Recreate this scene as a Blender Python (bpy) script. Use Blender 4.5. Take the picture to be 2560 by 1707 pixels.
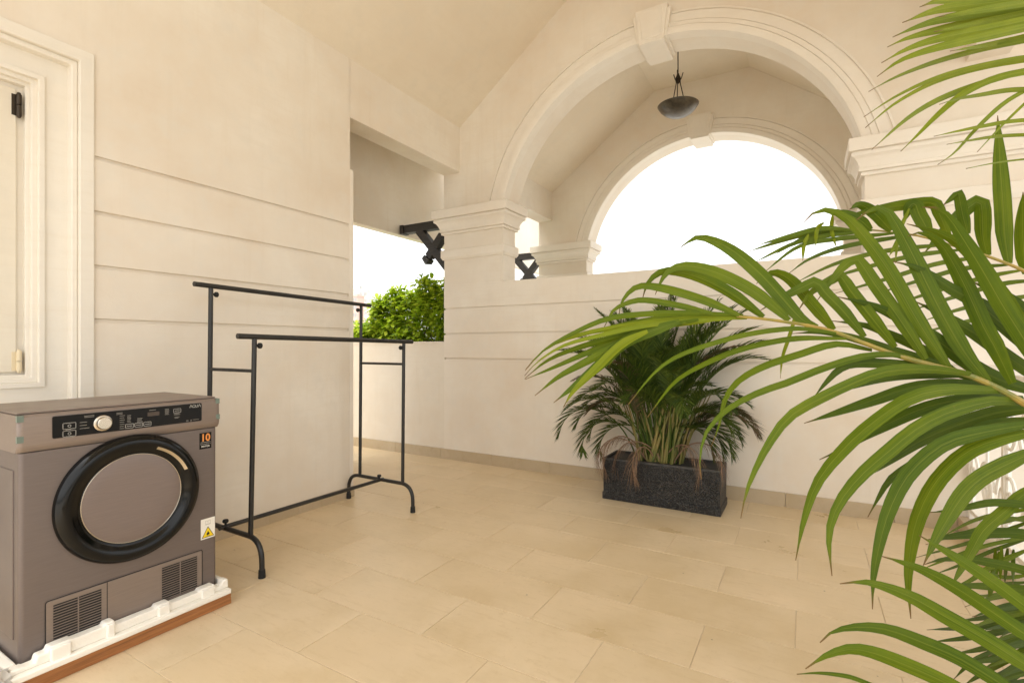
import bpy, bmesh, math, random
from mathutils import Vector, Matrix
R_ = math.radians
random.seed(7)
SC = bpy.context.scene
for o in list(bpy.data.objects): bpy.data.objects.remove(o, do_unlink=True)
COL = SC.collection

# ------------------------------------------------------------------ camera (level, 17.6 mm)
FPX, CX, HY, CAMH = 1252.8, 1280.0, 866.4, 1.2      # focal length, centre and horizon in photograph pixels
YAW = math.atan(675 / 1151)
FW = Vector((-math.sin(YAW), math.cos(YAW), 0)); RT = Vector((math.cos(YAW), math.sin(YAW), 0)); UP = Vector((0, 0, 1))
cam = bpy.data.cameras.new('camera'); cam.sensor_width = 36; cam.lens = 36 * FPX / 2560
cam.shift_y = (HY - 853.5) / 2560; cam.clip_start = .02; cam.clip_end = 6000
co = bpy.data.objects.new('camera', cam); co.location = (0, 0, CAMH); co.rotation_euler = (R_(90), 0, YAW)
COL.objects.link(co); SC.camera = co

# ------------------------------------------------------------------ sky, sun, exposure (bright overcast)
SUN_EL, SUN_AZ = 74.0, 165.0          # azimuth clockwise from +Y
w = bpy.data.worlds.new('World'); SC.world = w; w.use_nodes = True
nt = w.node_tree; nt.nodes.clear()
sky = nt.nodes.new('ShaderNodeTexSky'); sky.sky_type = 'NISHITA'; sky.sun_disc = False
sky.sun_elevation = R_(SUN_EL); sky.sun_rotation = R_(SUN_AZ); sky.dust_density = 3.0; sky.air_density = 1.0
hs = nt.nodes.new('ShaderNodeHueSaturation'); hs.inputs['Saturation'].default_value = .10
bg = nt.nodes.new('ShaderNodeBackground'); bg.inputs['Strength'].default_value = .15
out = nt.nodes.new('ShaderNodeOutputWorld')
tint = nt.nodes.new('ShaderNodeMixRGB'); tint.blend_type = 'MULTIPLY'; tint.inputs[0].default_value = 1; tint.inputs[2].default_value = (1, .992, .972, 1)
nt.links.new(sky.outputs[0], hs.inputs['Color']); nt.links.new(hs.outputs[0], tint.inputs[1]); nt.links.new(tint.outputs[0], bg.inputs[0]); nt.links.new(bg.outputs[0], out.inputs[0])
sun = bpy.data.lights.new('sun', 'SUN'); sun.energy = 1.5; sun.angle = R_(30); sun.color = (1, .95, .87)
so = bpy.data.objects.new('sun', sun); COL.objects.link(so)
_d = Vector((math.sin(R_(SUN_AZ)) * math.cos(R_(SUN_EL)), math.cos(R_(SUN_AZ)) * math.cos(R_(SUN_EL)), math.sin(R_(SUN_EL))))
so.rotation_euler = (-_d).to_track_quat('-Z', 'Y').to_euler(); so.location = _d * 30
vs = SC.view_settings; vs.view_transform = 'Standard'; vs.look = 'None'; vs.gamma = 1; vs.use_curve_mapping = False
vs.exposure = 1.66
SC.render.engine = 'CYCLES'
cy = SC.cycles; cy.use_denoising = True; cy.max_bounces = 10; cy.diffuse_bounces = 7; cy.glossy_bounces = 4; cy.transmission_bounces = 4
cy.caustics_reflective = False; cy.caustics_refractive = False; cy.sample_clamp_indirect = 8

# ------------------------------------------------------------------ helpers
def at(u, v, dp):
    """photograph pixel at depth dp (metres along the view axis) -> world point"""
    return Vector((0, 0, CAMH)) + (FW + RT * ((u - CX) / FPX) + UP * ((HY - v) / FPX)) * dp

class MB:
    def __init__(s): s.v = []; s.f = []; s.uv = None
    def add(s, vs_, fs):
        n = len(s.v); s.v += [tuple(p) for p in vs_]; s.f += [tuple(i + n for i in f) for f in fs]; return s
    def box(s, x0, x1, y0, y1, z0, z1):
        return s.add([(x0,y0,z0),(x1,y0,z0),(x1,y1,z0),(x0,y1,z0),(x0,y0,z1),(x1,y0,z1),(x1,y1,z1),(x0,y1,z1)],
                     [(0,3,2,1),(4,5,6,7),(0,1,5,4),(1,2,6,5),(2,3,7,6),(3,0,4,7)])
    def rings(s, rs, cap=True, closed=True):
        n = len(rs[0]); b = len(s.v)
        for r in rs: s.v += [tuple(p) for p in r]
        for i in range(len(rs) - 1):
            for j in range(n if closed else n - 1):
                k = (j + 1) % n
                s.f.append((b + i*n + j, b + i*n + k, b + (i+1)*n + k, b + (i+1)*n + j))
        if cap:
            s.f.append(tuple(b + j for j in reversed(range(n)))); s.f.append(tuple(b + (len(rs)-1)*n + j for j in range(n)))
        return s
    def tube(s, pts, r, n=8, cap=True):
        pts = [Vector(p) for p in pts]; rs = []; up = None
        for i, p in enumerate(pts):
            t = (pts[min(i+1, len(pts)-1)] - pts[max(i-1, 0)]).normalized()
            if up is None:
                up = Vector((0,0,1)) if abs(t.z) < .9 else Vector((1,0,0))
            a = t.cross(up).normalized(); up = a.cross(t).normalized()
            ri = r[i] if isinstance(r, (list, tuple)) else r
            rs.append([p + (a * math.cos(2*math.pi*k/n) + up * math.sin(2*math.pi*k/n)) * ri for k in range(n)])
        return s.rings(rs, cap)
    def lathe(s, prof, o, ax, n=40, cap=False):
        """prof: (radius, offset along ax)"""
        o = Vector(o); ax = Vector(ax).normalized()
        a = ax.cross(Vector((0,0,1)) if abs(ax.z) < .9 else Vector((1,0,0))).normalized(); b = ax.cross(a)
        rs = [[o + ax*h + (a*math.cos(2*math.pi*k/n) + b*math.sin(2*math.pi*k/n))*r for k in range(n)] for r, h in prof]
        return s.rings(rs, cap)
    def prism(s, poly, axis, a0, a1):
        def P(p, a): return {'x': (a, p[0], p[1]), 'y': (p[0], a, p[1]), 'z': (p[0], p[1], a)}[axis]
        return s.rings([[P(p, a0) for p in poly], [P(p, a1) for p in poly]])
    def build(s, name, mat, parent=None, smooth=False, bevel=0, seg=2):
        me = bpy.data.meshes.new(name); me.from_pydata(s.v, [], s.f); me.materials.append(mat)
        bm = bmesh.new(); bm.from_mesh(me); bmesh.ops.recalc_face_normals(bm, faces=bm.faces); bm.to_mesh(me); bm.free()
        if s.uv:
            l = me.uv_layers.new(name='UVMap')
            for lp in me.loops: l.data[lp.index].uv = s.uv[lp.vertex_index]
        o = bpy.data.objects.new(name, me); COL.objects.link(o)
        if parent is not None: o.parent = parent
        if smooth:
            me.polygons.foreach_set('use_smooth', [True]*len(me.polygons))
            if smooth != 'full' and hasattr(me, 'set_sharp_from_angle'): me.set_sharp_from_angle(angle=R_(40))
        if bevel:
            m = o.modifiers.new('bevel', 'BEVEL'); m.width = bevel; m.segments = seg; m.limit_method = 'ANGLE'; m.angle_limit = R_(40)
            m.harden_normals = False
        return o
def bx(name, mat, parent, *b, bevel=0, smooth=False): return MB().box(*b).build(name, mat, parent, bevel=bevel, smooth=smooth)
def tag(o, label=None, cat=None, group=None, kind=None):
    for k, v in (('label', label), ('category', cat), ('group', group), ('kind', kind)):
        if v: o[k] = v
    return o
def thing(name, label, cat, loc=(0,0,0), group=None):
    o = bpy.data.objects.new(name, None); o.empty_display_size = .1; COL.objects.link(o); o.location = (0,0,0)
    return tag(o, label, cat, group)
def dup(o, parent=None, off=(0,0,0), rot=None, scale=None):
    c = o.copy(); COL.objects.link(c); c.parent = parent
    c.location = Vector(o.location) + Vector(off)
    if rot is not None: c.rotation_euler = rot
    if scale is not None: c.scale = scale
    return c
def crv(pts, n):
    """Catmull-Rom through points, n+1 samples by chord length"""
    P = [Vector(p) for p in pts]; P = [P[0]*2 - P[1]] + P + [P[-1]*2 - P[-2]]
    fine = []
    for i in range(1, len(P)-2):
        for k in range(12):
            t = k/12
            fine.append(.5*((2*P[i]) + (P[i+1]-P[i-1])*t + (2*P[i-1]-5*P[i]+4*P[i+1]-P[i+2])*t*t + (3*P[i]-P[i-1]-3*P[i+1]+P[i+2])*t**3))
    fine.append(P[-2])
    L = [0]
    for i in range(1, len(fine)): L.append(L[-1] + (fine[i]-fine[i-1]).length)
    res = []; j = 0
    for k in range(n+1):
        d = L[-1]*k/n
        while j < len(L)-2 and L[j+1] < d: j += 1
        t = (d-L[j])/max(1e-9, L[j+1]-L[j]); res.append(fine[j].lerp(fine[j+1], min(1, t)))
    return res

# ------------------------------------------------------------------ materials
def mat(name, col, rough=.6, metal=0, spec=.5, coat=0):
    m = bpy.data.materials.new(name); m.use_nodes = True; b = m.node_tree.nodes['Principled BSDF']
    b.inputs['Base Color'].default_value = (*col, 1); b.inputs['Roughness'].default_value = rough; b.inputs['Metallic'].default_value = metal
    b.inputs['Specular IOR Level'].default_value = spec; b.inputs['Coat Weight'].default_value = coat
    return m
class N:
    def __init__(s, m): s.m = m; s.t = m.node_tree; s.b = s.t.nodes['Principled BSDF']
    def n(s, typ, **kw):
        x = s.t.nodes.new(typ)
        for k, v in kw.items():
            if k.startswith('i_'): x.inputs[k[2:].replace('_', ' ')].default_value = v
            else: setattr(x, k, v)
        return x
    def l(s, a, b): s.t.links.new(a, b)
    def coords(s, kind='Object', scale=(1,1,1), rnd=False):
        c = s.n('ShaderNodeTexCoord'); mp = s.n('ShaderNodeMapping'); mp.inputs['Scale'].default_value = scale
        s.l(c.outputs[kind], mp.inputs['Vector'])
        if rnd:
            oi = s.n('ShaderNodeObjectInfo'); ml = s.n('ShaderNodeVectorMath', operation='SCALE'); ml.inputs[0].default_value = (37, 91, 53)
            s.l(oi.outputs['Random'], ml.inputs['Scale']); s.l(ml.outputs[0], mp.inputs['Location'])
        return mp.outputs[0]
    def noise(s, vec, scale, detail=4, rough=.6):
        x = s.n('ShaderNodeTexNoise'); x.inputs['Scale'].default_value = scale; x.inputs['Detail'].default_value = detail; x.inputs['Roughness'].default_value = rough
        s.l(vec, x.inputs['Vector']); return x.outputs['Fac']
    def ramp(s, fac, stops):
        r = s.n('ShaderNodeValToRGB'); e = r.color_ramp.elements
        while len(e) < len(stops): e.new(.5)
        for k, (p, c) in enumerate(stops): e[k].position = p; e[k].color = (*c, 1) if len(c) == 3 else c
        s.l(fac, r.inputs[0]); return r.outputs[0]
    def mix(s, fac, a, b, mode='MIX'):
        x = s.n('ShaderNodeMixRGB', blend_type=mode)
        for i, q in ((0, fac), (1, a), (2, b)):
            if isinstance(q, (int, float)): x.inputs[i].default_value = q
            elif isinstance(q, tuple): x.inputs[i].default_value = (*q, 1)
            else: s.l(q, x.inputs[i])
        return x.outputs[0]
    def bump(s, h, strength=.2, dist=.005):
        x = s.n('ShaderNodeBump'); x.inputs['Strength'].default_value = strength; x.inputs['Distance'].default_value = dist
        s.l(h, x.inputs['Height']); s.l(x.outputs[0], s.b.inputs['Normal'])
    def col(s, c): s.l(c, s.b.inputs['Base Color'])

def plaster(name, c, dirt=.085, streak=.09, rough=.75):
    m = mat(name, c, rough, spec=.3); k = N(m); v = k.coords()
    n1 = k.noise(v, 1.1, 5, .62); n2 = k.noise(v, 7, 5, .6); vs_ = k.coords(scale=(9, 9, .55)); n3 = k.noise(vs_, 1.6, 5, .65)
    g = lambda f: tuple(min(1, x*f) for x in c)
    warm = (c[0]*(1-dirt*1.2), c[1]*(1-dirt*1.9), c[2]*(1-dirt*2.6))
    a = k.mix(k.ramp(n1, [(.35, (0,0,0)), (.68, (1,1,1))]), c, warm)
    a = k.mix(k.ramp(n2, [(.5, (0,0,0)), (.78, (.8,.8,.8))]), a, g(.91))
    a = k.mix(k.ramp(n3, [(.56, (0,0,0)), (.8, (streak*4,)*3)]), a, (c[0]*.86, c[1]*.80, c[2]*.72))
    nh = k.noise(k.coords(scale=(1.2, 1.2, 16)), 2.2, 5, .7); a = k.mix(k.ramp(nh, [(.5, (0,0,0)), (.75, (.55,.55,.55))]), a, (c[0]*.93, c[1]*.90, c[2]*.86))
    k.col(a); n4 = k.noise(v, 60, 4, .7); hb = k.mix(.35, n4, k.noise(v, 12, 3)); k.bump(hb, .24, .005)
    return m
M = {}
M['wall'] = plaster('cream_plaster', (.80, .752, .668))
M['trim'] = plaster('cream_trim', (.815, .772, .695), .05, .04)
M['parapet'] = plaster('weathered_plaster', (.765, .715, .625), .08, .12)
M['ceil'] = plaster('ceiling_paint', (.785, .715, .595), .05, .0)
M['frame'] = plaster('window_paint', (.80, .765, .69), .03, .02, .5)
M['shutter'] = plaster('shutter_paint', (.755, .705, .60), .03, .02, .45)
def stone(name, c, rnd=True, rough=.42):
    m = mat(name, c, rough, spec=.4); k = N(m); v = k.coords(rnd=rnd)
    oi = k.n('ShaderNodeObjectInfo'); vx = k.coords(scale=(1, 5, 1), rnd=rnd)
    n1 = k.noise(v, 2.2, 6, .65); n2 = k.noise(vx, 9, 6, .7); n3 = k.noise(v, 90, 3, .7); n4 = k.noise(v, 24, 4, .7)
    d = lambda r, g, b: (c[0]*r, c[1]*g, c[2]*b)
    a = k.ramp(n1, [(.25, d(.86, .82, .72)), (.5, c), (.75, d(1.1, 1.1, 1.14))])
    a = k.mix(k.ramp(n2, [(.52, (0,0,0)), (.72, (.55,.55,.55))]), a, d(.84, .79, .70))
    a = k.mix(k.ramp(n4, [(.60, (0,0,0)), (.75, (.4,.4,.4))]), a, d(.78, .72, .62))
    a = k.mix(k.ramp(n3, [(.66, (0,0,0)), (.74, (.5,.5,.5))]), a, d(.62, .52, .42))
    a = k.mix(k.ramp(oi.outputs['Random'], [(0, (0,0,0)), (1, (.5,.5,.5))]), a, k.mix(1.0, a, (.93, .91, .87), 'MULTIPLY'))
    vo = k.n('ShaderNodeTexVoronoi'); vo.inputs['Scale'].default_value = 5.5; k.l(v, vo.inputs['Vector'])
    a = k.mix(k.ramp(vo.outputs['Distance'], [(.018, (.85,.85,.85)), (.026, (0,0,0))]), a, (.09, .065, .04))
    ns = k.noise(v, .9, 3); a = k.mix(k.ramp(ns, [(.5, (0,0,0)), (.72, (.5,.5,.5))]), a, d(.90, .86, .78))
    k.col(a); k.bump(k.mix(.5, n4, n3), .14, .002)
    k.l(k.ramp(n1, [(.3, (.27,)*3), (.7, (.48,)*3)]), k.b.inputs['Roughness'])
    return m
M['tile'] = stone('limestone_tile', (.69, .56, .375))
M['grout'] = stone('grout', (.66, .57, .44), False, .9)
M['skirt'] = stone('skirting_stone', (.50, .41, .285), True, .55)
M['kerb'] = stone('kerb_stone', (.52, .43, .31), True, .6)
M['steel'] = mat('black_steel', (.016, .015, .0135), .38, spec=.5)
k = N(M['steel']); vv = k.coords(); k.bump(k.noise(vv, 300, 2), .15, .001); k.l(k.ramp(k.noise(vv, 30, 3), [(.3, (.3,)*3), (.7, (.5,)*3)]), k.b.inputs['Roughness'])
M['rubber'] = mat('black_rubber', (.012, .012, .011), .75)
M['timber'] = mat('dark_timber', (.018, .015, .013), .6)
k = N(M['timber']); vt = k.coords(scale=(3, 40, 40)); k.col(k.ramp(k.noise(vt, 3, 4), [(.3, (.011,.010,.009)), (.7, (.035,.030,.026))])); k.bump(k.noise(vt, 4, 4), .3, .003)
def brushed(name, c, rough=.42, metal=.35):
    m = mat(name, c, rough, metal); k = N(m); v = k.coords(scale=(60, 2, 60)); n = k.noise(v, 6, 3)
    k.col(k.ramp(n, [(.3, tuple(x*.93 for x in c)), (.7, tuple(x*1.06 for x in c))]))
    v2 = k.coords(); k.l(k.ramp(k.noise(v2, 3, 4), [(.3, (rough*.85,)*3), (.7, (rough*1.15,)*3)]), k.b.inputs['Roughness']); return m
M['body'] = brushed('grey_brown_panel', (.160, .131, .120))
M['fascia'] = brushed('taupe_fascia', (.235, .188, .160), .45, .3)
M['disc'] = brushed('door_disc', (.205, .163, .147), .42, .3)
M['gloss'] = mat('gloss_black', (.004, .004, .0038), .12, spec=.30)
M['black'] = mat('matt_black', (.006, .006, .006), .6)
M['panel'] = mat('panel_black', (.007, .0065, .006), .25, spec=.18)
M['chrome'] = mat('brushed_chrome', (.62, .56, .47), .25, 1)
M['print'] = mat('white_print', (.62, .60, .56), .6)
M['dimprint'] = mat('grey_print', (.30, .28, .25), .6)
M['display'] = mat('display_window', (.05, .032, .020), .2)
M['orange'] = mat('orange_print', (.75, .27, .05), .5)
M['white'] = mat('label_white', (.78, .76, .70), .5)
M['yellow'] = mat('warning_yellow', (.82, .60, .01), .45)
M['tape'] = mat('teal_tape', (.135, .175, .145), .3)
M['foam'] = mat('white_foam', (.84, .81, .74), .8)
k = N(M['foam']); vf = k.coords(); vo = k.n('ShaderNodeTexVoronoi'); vo.inputs['Scale'].default_value = 160; k.l(vf, vo.inputs['Vector']); k.bump(k.mix(.5, vo.outputs['Distance'], k.noise(vf, 22, 4)), .35, .004)
M['wrap'] = mat('plastic_wrap', (.82, .80, .76), .25); N(M['wrap']).b.inputs['Transmission Weight'].default_value = .25
def wood(name, c):
    m = mat(name, c, .5); k = N(m); v = k.coords(scale=(30, 1.2, 30)); n = k.noise(v, 2.5, 6, .7)
    k.col(k.ramp(n, [(.25, tuple(x*.42 for x in c)), (.5, c), (.75, (c[0]*1.35, c[1]*1.45, c[2]*1.6))])); k.bump(n, .2, .003); return m
M['wood'] = wood('stained_board', (.335, .135, .042))
M['granite'] = mat('black_pebble_wash', (.012, .012, .012), .5)
k = N(M['granite']); vg = k.coords(); vo = k.n('ShaderNodeTexVoronoi'); vo.inputs['Scale'].default_value = 120; k.l(vg, vo.inputs['Vector'])
pe = k.ramp(vo.outputs['Distance'], [(.0, (1,1,1)), (.55, (0,0,0))])
ck = k.ramp(vo.outputs['Color'], [(0, (.006,.006,.006)), (.5, (.020,.020,.020)), (.8, (.048,.047,.045)), (1, (.085,.082,.078))])
dust = k.ramp(k.noise(k.coords(scale=(1,1,6)), 5, 5, .7), [(.52, (0,0,0)), (.75, (.5,.5,.5))])
k.col(k.mix(dust, ck, (.06,.055,.047))); k.bump(pe, .9, .012)
M['granite_edge'] = mat('worn_black_rim', (.022, .021, .019), .6); k = N(M['granite_edge']); vq = k.coords(); k.col(k.ramp(k.noise(vq, 25, 5, .7), [(.35, (.014,.013,.012)), (.7, (.07,.064,.055))])); k.bump(k.noise(vq, 60, 4), .4, .004)
M['soil'] = mat('dry_soil', (.060, .036, .022), .95); k = N(M['soil']); vq = k.coords(); k.col(k.ramp(k.noise(vq, 40, 5, .7), [(.3, (.03,.018,.012)), (.7, (.11,.07,.042))])); k.bump(k.noise(vq, 50, 5), .9, .02)
M['bronze'] = mat('dark_bronze', (.030, .021, .013), .42, .6)
M['alabaster'] = mat('smoked_glass_bowl', (.17, .135, .085), .32)
k = N(M['alabaster']); vq = k.coords(); k.col(k.ramp(k.noise(vq, 6, 5, .7), [(.34, (.022,.017,.010)), (.5, (.070,.055,.034)), (.7, (.12,.096,.062))]))
M['iron_white'] = mat('white_iron', (.80, .77, .70), .4)
M['brass'] = mat('aged_hinge', (.055, .042, .030), .45, .7)
M['ivory'] = mat('ivory_hinge', (.72, .62, .43), .45)
M['ground'] = mat('far_ground', (.42, .40, .36), .9)

M['bounce_terrace'] = plaster('bounce_concrete', (.53, .51, .47), .05, 0)  # neutral grey for the added floor, keeps its bounced light less warm
def leafmat(name, c_dark, c_mid, c_light, midrib, tip=(.16, .095, .035), tipat=.93, transl=.22):
    m = mat(name, c_mid, .44, spec=.2); k = N(m)
    uv = k.n('ShaderNodeUVMap'); sp = k.n('ShaderNodeSeparateXYZ'); k.l(uv.outputs[0], sp.inputs[0])
    oi = k.n('ShaderNodeObjectInfo'); cb = k.n('ShaderNodeCombineXYZ')
    a1 = k.n('ShaderNodeMath', operation='MULTIPLY'); a1.inputs[1].default_value = 26; k.l(sp.outputs[0], a1.inputs[0])
    a2 = k.n('ShaderNodeMath', operation='MULTIPLY'); a2.inputs[1].default_value = 1.6; k.l(sp.outputs[1], a2.inputs[0])
    a3 = k.n('ShaderNodeMath', operation='MULTIPLY'); a3.inputs[1].default_value = 71; k.l(oi.outputs['Random'], a3.inputs[0])
    k.l(a1.outputs[0], cb.inputs[0]); k.l(a2.outputs[0], cb.inputs[1]); k.l(a3.outputs[0], cb.inputs[2])
    n1 = k.noise(cb.outputs[0], 1, 3); ob = k.coords(rnd=True); n2 = k.noise(ob, 9, 4); n3 = k.noise(ob, 60, 3)
    a = k.ramp(n1, [(.3, c_dark), (.5, c_mid), (.72, c_light)])
    a = k.mix(k.ramp(n2, [(.45, (0,0,0)), (.75, (.6,.6,.6))]), a, c_light)
    a = k.mix(k.ramp(n3, [(.68, (0,0,0)), (.78, (.5,.5,.5))]), a, (.16, .15, .03))
    rn = k.ramp(oi.outputs['Random'], [(0, (.72, .80, .75)), (.5, (1,1,1)), (1, (1.0, 1.0, .8))])
    a = k.mix(1.0, a, rn, 'MULTIPLY')
    ms = k.n('ShaderNodeMath', operation='SUBTRACT'); ms.inputs[1].default_value = .5; k.l(sp.outputs[0], ms.inputs[0])
    ma = k.n('ShaderNodeMath', operation='ABSOLUTE'); k.l(ms.outputs[0], ma.inputs[0])
    a = k.mix(k.ramp(ma.outputs[0], [(.012, (.5,.5,.5)), (.035, (0,0,0))]), a, midrib)
    tv = k.n('ShaderNodeMath', operation='ADD'); k.l(sp.outputs[1], tv.inputs[0])
    nz = k.n('ShaderNodeMath', operation='MULTIPLY_ADD'); nz.inputs[1].default_value = .12; nz.inputs[2].default_value = -.06; k.l(n2, nz.inputs[0]); k.l(nz.outputs[0], tv.inputs[1])
    a = k.mix(k.ramp(tv.outputs[0], [(tipat, (0,0,0)), (min(1, tipat+.05), (1,1,1))]), a, tip)
    k.col(a)
    bp = k.n('ShaderNodeBump'); bp.inputs['Strength'].default_value = .45; bp.inputs['Distance'].default_value = .002; k.l(n1, bp.inputs['Height']); k.l(bp.outputs[0], k.b.inputs['Normal'])
    tr = k.n('ShaderNodeBsdfTranslucent'); k.l(k.mix(1.0, a, (1.5, 1.45, .7), 'MULTIPLY'), tr.inputs[0])
    mx = k.n('ShaderNodeMixShader'); mx.inputs[0].default_value = transl
    k.l(k.b.outputs[0], mx.inputs[1]); k.l(tr.outputs[0], mx.inputs[2]); k.l(mx.outputs[0], k.t.nodes['Material Output'].inputs[0])
    return m
M['palm'] = leafmat('palm_leaf', (.054, .092, .003), (.090, .138, .004), (.145, .185, .006), (.20, .23, .03), transl=.24)
M['palm_light'] = leafmat('young_palm_leaf', (.11, .155, .006), (.175, .225, .008), (.26, .29, .016), (.28, .31, .05), transl=.28)
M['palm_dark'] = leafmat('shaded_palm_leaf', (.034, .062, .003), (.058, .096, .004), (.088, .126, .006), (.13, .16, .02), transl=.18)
M['rachis'] = mat('yellow_rachis', (.30, .21, .035), .45); k = N(M['rachis']); k.col(k.ramp(k.noise(k.coords(), 18, 4), [(.35, (.16,.17,.03)), (.6, (.36,.25,.045)), (.8, (.24,.12,.03))]))
M['cane'] = mat('green_cane', (.16, .17, .05), .5); k = N(M['cane']); k.col(k.ramp(k.noise(k.coords(scale=(1,1,.4)), 14, 4), [(.35, (.10,.13,.03)), (.55, (.24,.20,.06)), (.75, (.20,.10,.05))]))
M['stem'] = mat('palm_stem', (.22, .19, .05), .5); k = N(M['stem']); k.col(k.ramp(k.noise(k.coords(scale=(3,3,.8)), 6, 4), [(.3, (.09,.115,.025)), (.5, (.20,.185,.05)), (.66, (.27,.19,.07)), (.8, (.20,.095,.045))]))
def fmat(name, a, b, c, tr_=.15):
    m = mat(name, b, .55, spec=.3); k = N(m); v = k.coords(); g = k.n('ShaderNodeNewGeometry')
    x = k.ramp(g.outputs['Random Per Island'], [(0, a), (.5, b), (1, c)]); k.col(x)
    t = k.n('ShaderNodeBsdfTranslucent'); k.l(x, t.inputs[0]); mx = k.n('ShaderNodeMixShader'); mx.inputs[0].default_value = tr_
    k.l(k.b.outputs[0], mx.inputs[1]); k.l(t.outputs[0], mx.inputs[2]); k.l(mx.outputs[0], k.t.nodes['Material Output'].inputs[0]); return m
M['frond'] = fmat('frond_green', (.028, .056, .006), (.058, .100, .011), (.105, .146, .018))
M['frond_dead'] = fmat('frond_brown', (.15, .085, .048), (.27, .165, .10), (.38, .26, .17))
M['frond_mixed'] = fmat('frond_browning', (.045, .068, .016), (.085, .075, .03), (.20, .12, .07))
M['hedge'] = fmat('hedge_leaf', (.12, .22, .010), (.33, .46, .016), (.52, .60, .05), .5)
M['twig'] = mat('twig', (.10, .07, .045), .8)

# ------------------------------------------------------------------ the place: measured planes
XL, XLO = -3.15, -3.36        # inner / outer side of the left wall and beam
YB, YBO = 4.28, 4.53          # front / back of the arched wall
DY = 2.22                     # the rear arched wall repeats the front one
XR, XRO = .89, 1.10           # right beam, mirror of the left
ACX, ACZ, RIN, ROUT = -1.122, 2.290, 1.502, 1.70
ZCAP = 2.645

g = MB().box(-3000, 3000, -3000, 3000, -7.2, -7).build('ground', M['ground']); tag(g, kind='structure')

# --- floor: slab, grout bed and single tiles
fl = MB().box(-6.2, .95, -1.6, 5.7, -.35, -.0030).build('floor', M['grout']); tag(fl, kind='structure')
te = MB().box(-9, 8, -14, -1.6, -.35, -.002).build('bounce_terrace', M['bounce_terrace']); tag(te, kind='structure')  # invented floor behind the camera, added to bounce light onto ceiling and walls
PX_, PY_, GAP = .6745, .3395, .0032
tm = MB(); b = .0011
for (dx, dz) in ((0, 0),):
    x0, x1, y0, y1 = GAP/2, PX_-GAP/2, GAP/2, PY_-GAP/2
    tm.rings([[(x0,y0,-.012),(x1,y0,-.012),(x1,y1,-.012),(x0,y1,-.012)], [(x0,y0,-b),(x1,y0,-b),(x1,y1,-b),(x0,y1,-b)],
              [(x0+b,y0+b,0),(x1-b,y0+b,0),(x1-b,y1-b,0),(x0+b,y1-b,0)]])
t0 = tm.build('tile', M['tile'], fl); first = True
for r in range(-8, 6):
    y = 2.290 + r*PY_
    if y > YB - .02: continue
    for c in range(-7, 4):
        x = -1.387 + c*PX_ + (0 if r % 2 == 0 else PX_/2)
        xe = .85
        if x + PX_ < -5.0 or x > xe - .05: continue
        if x + PX_ < -3.4 and y < 2.2: continue
        sx = min(1, (xe - x)/PX_); sy = min(1, (YB - y)/PY_)
        o = t0 if first else dup(t0, fl)
        first = False
        o.location = (x, y, random.uniform(-.0004, .0004)); o.scale = (sx, sy, 1); o.rotation_euler = (random.uniform(-.0006,.0006), random.uniform(-.0004,.0004), 0)

# --- generic classical pieces
def capital(parent, x0, x1, y0, y1, name='capital'):
    prof = [(0, 2.392), (.022, 2.394), (.022, 2.414), (.014, 2.415), (.014, 2.420), (.036, 2.421), (.036, 2.442), (.030, 2.444), (.034, 2.458), (.044, 2.484), (.060, 2.508), (.080, 2.522), (.080, 2.544), (.068, 2.545), (.068, 2.553), (.096, 2.554), (.096, 2.640), (.092, 2.645)]
    m = MB().rings([[(x0-p,y0-p,z),(x1+p,y0-p,z),(x1+p,y1+p,z),(x0-p,y1+p,z)] for p, z in prof])
    return m.build(name, M['trim'], parent, bevel=.002)
def band(parent, x0, x1, y0, y1):
    prof = [(-.012, 2.112), (-.012, 2.124), (.010, 2.126), (.024, 2.150), (.024, 2.222), (.018, 2.229), (0, 2.231)]
    return MB().rings([[(x0-p,y0-p,z),(x1+p,y0-p,z),(x1+p,y1+p,z),(x0-p,y1+p,z)] for p, z in prof]).build('string_course', M['trim'], parent)
def archivolt(parent, y):
    prof = [(ROUT, .01), (ROUT, -.015), (ROUT-.014, -.017), (ROUT-.017, -.006), (ROUT-.027, -.006), (ROUT-.030, -.022), (ROUT-.094, -.023), (ROUT-.097, -.017), (ROUT-.103, -.017), (ROUT-.106, -.038), (ROUT-.137, -.039), (ROUT-.140, -.033), (ROUT-.146, -.033), (ROUT-.149, -.054), (ROUT-.194, -.055), (ROUT-.2012, -.050), (ROUT-.2012, .05)]
    rs = []; n = 72
    for i in range(n+1):
        pr = []
        for r, dy in prof:
            a0 = math.asin((ZCAP-.004-ACZ)/r); a = a0 + (math.pi-2*a0)*i/n
            pr.append((ACX + r*math.cos(a), y + dy, ACZ + r*math.sin(a)))
        rs.append(pr)
    return MB().rings(rs).build('archivolt', M['trim'], parent, smooth=True)
def keystone(parent, y0, y1):
    cx = -1.118
    def trap(wt, wb, zt, zb): return [(cx-wb, zb), (cx+wb, zb), (cx+wt, zt), (cx-wt, zt)]
    k1 = MB().prism(trap(.134, .102, 4.035, 3.745), 'y', y0-.078, y1+.035).build('keystone', M['trim'], parent, bevel=.004)
    MB().prism(trap(.100, .074, 4.005, 3.778), 'y', y0-.084, y0-.05).build('raised_panel', M['trim'], k1, bevel=.005)
    MB().prism(trap(.160, .126, 4.005, 3.772), 'y', y0-.062, y1+.02).build('side_moulding', M['trim'], k1, bevel=.004)
    return k1
def panels(parent, axis, face, back, a0, a1, zs, m):
    """rusticated courses: one slab between two grooves"""
    for z0, z1 in zs:
        if axis == 'y': bx('wall_panel', m, parent, a0, a1, face, back, z0, z1, bevel=.005)
        else: bx('wall_panel', m, parent, back, face, a0, a1, z0, z1, bevel=.005)

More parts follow.
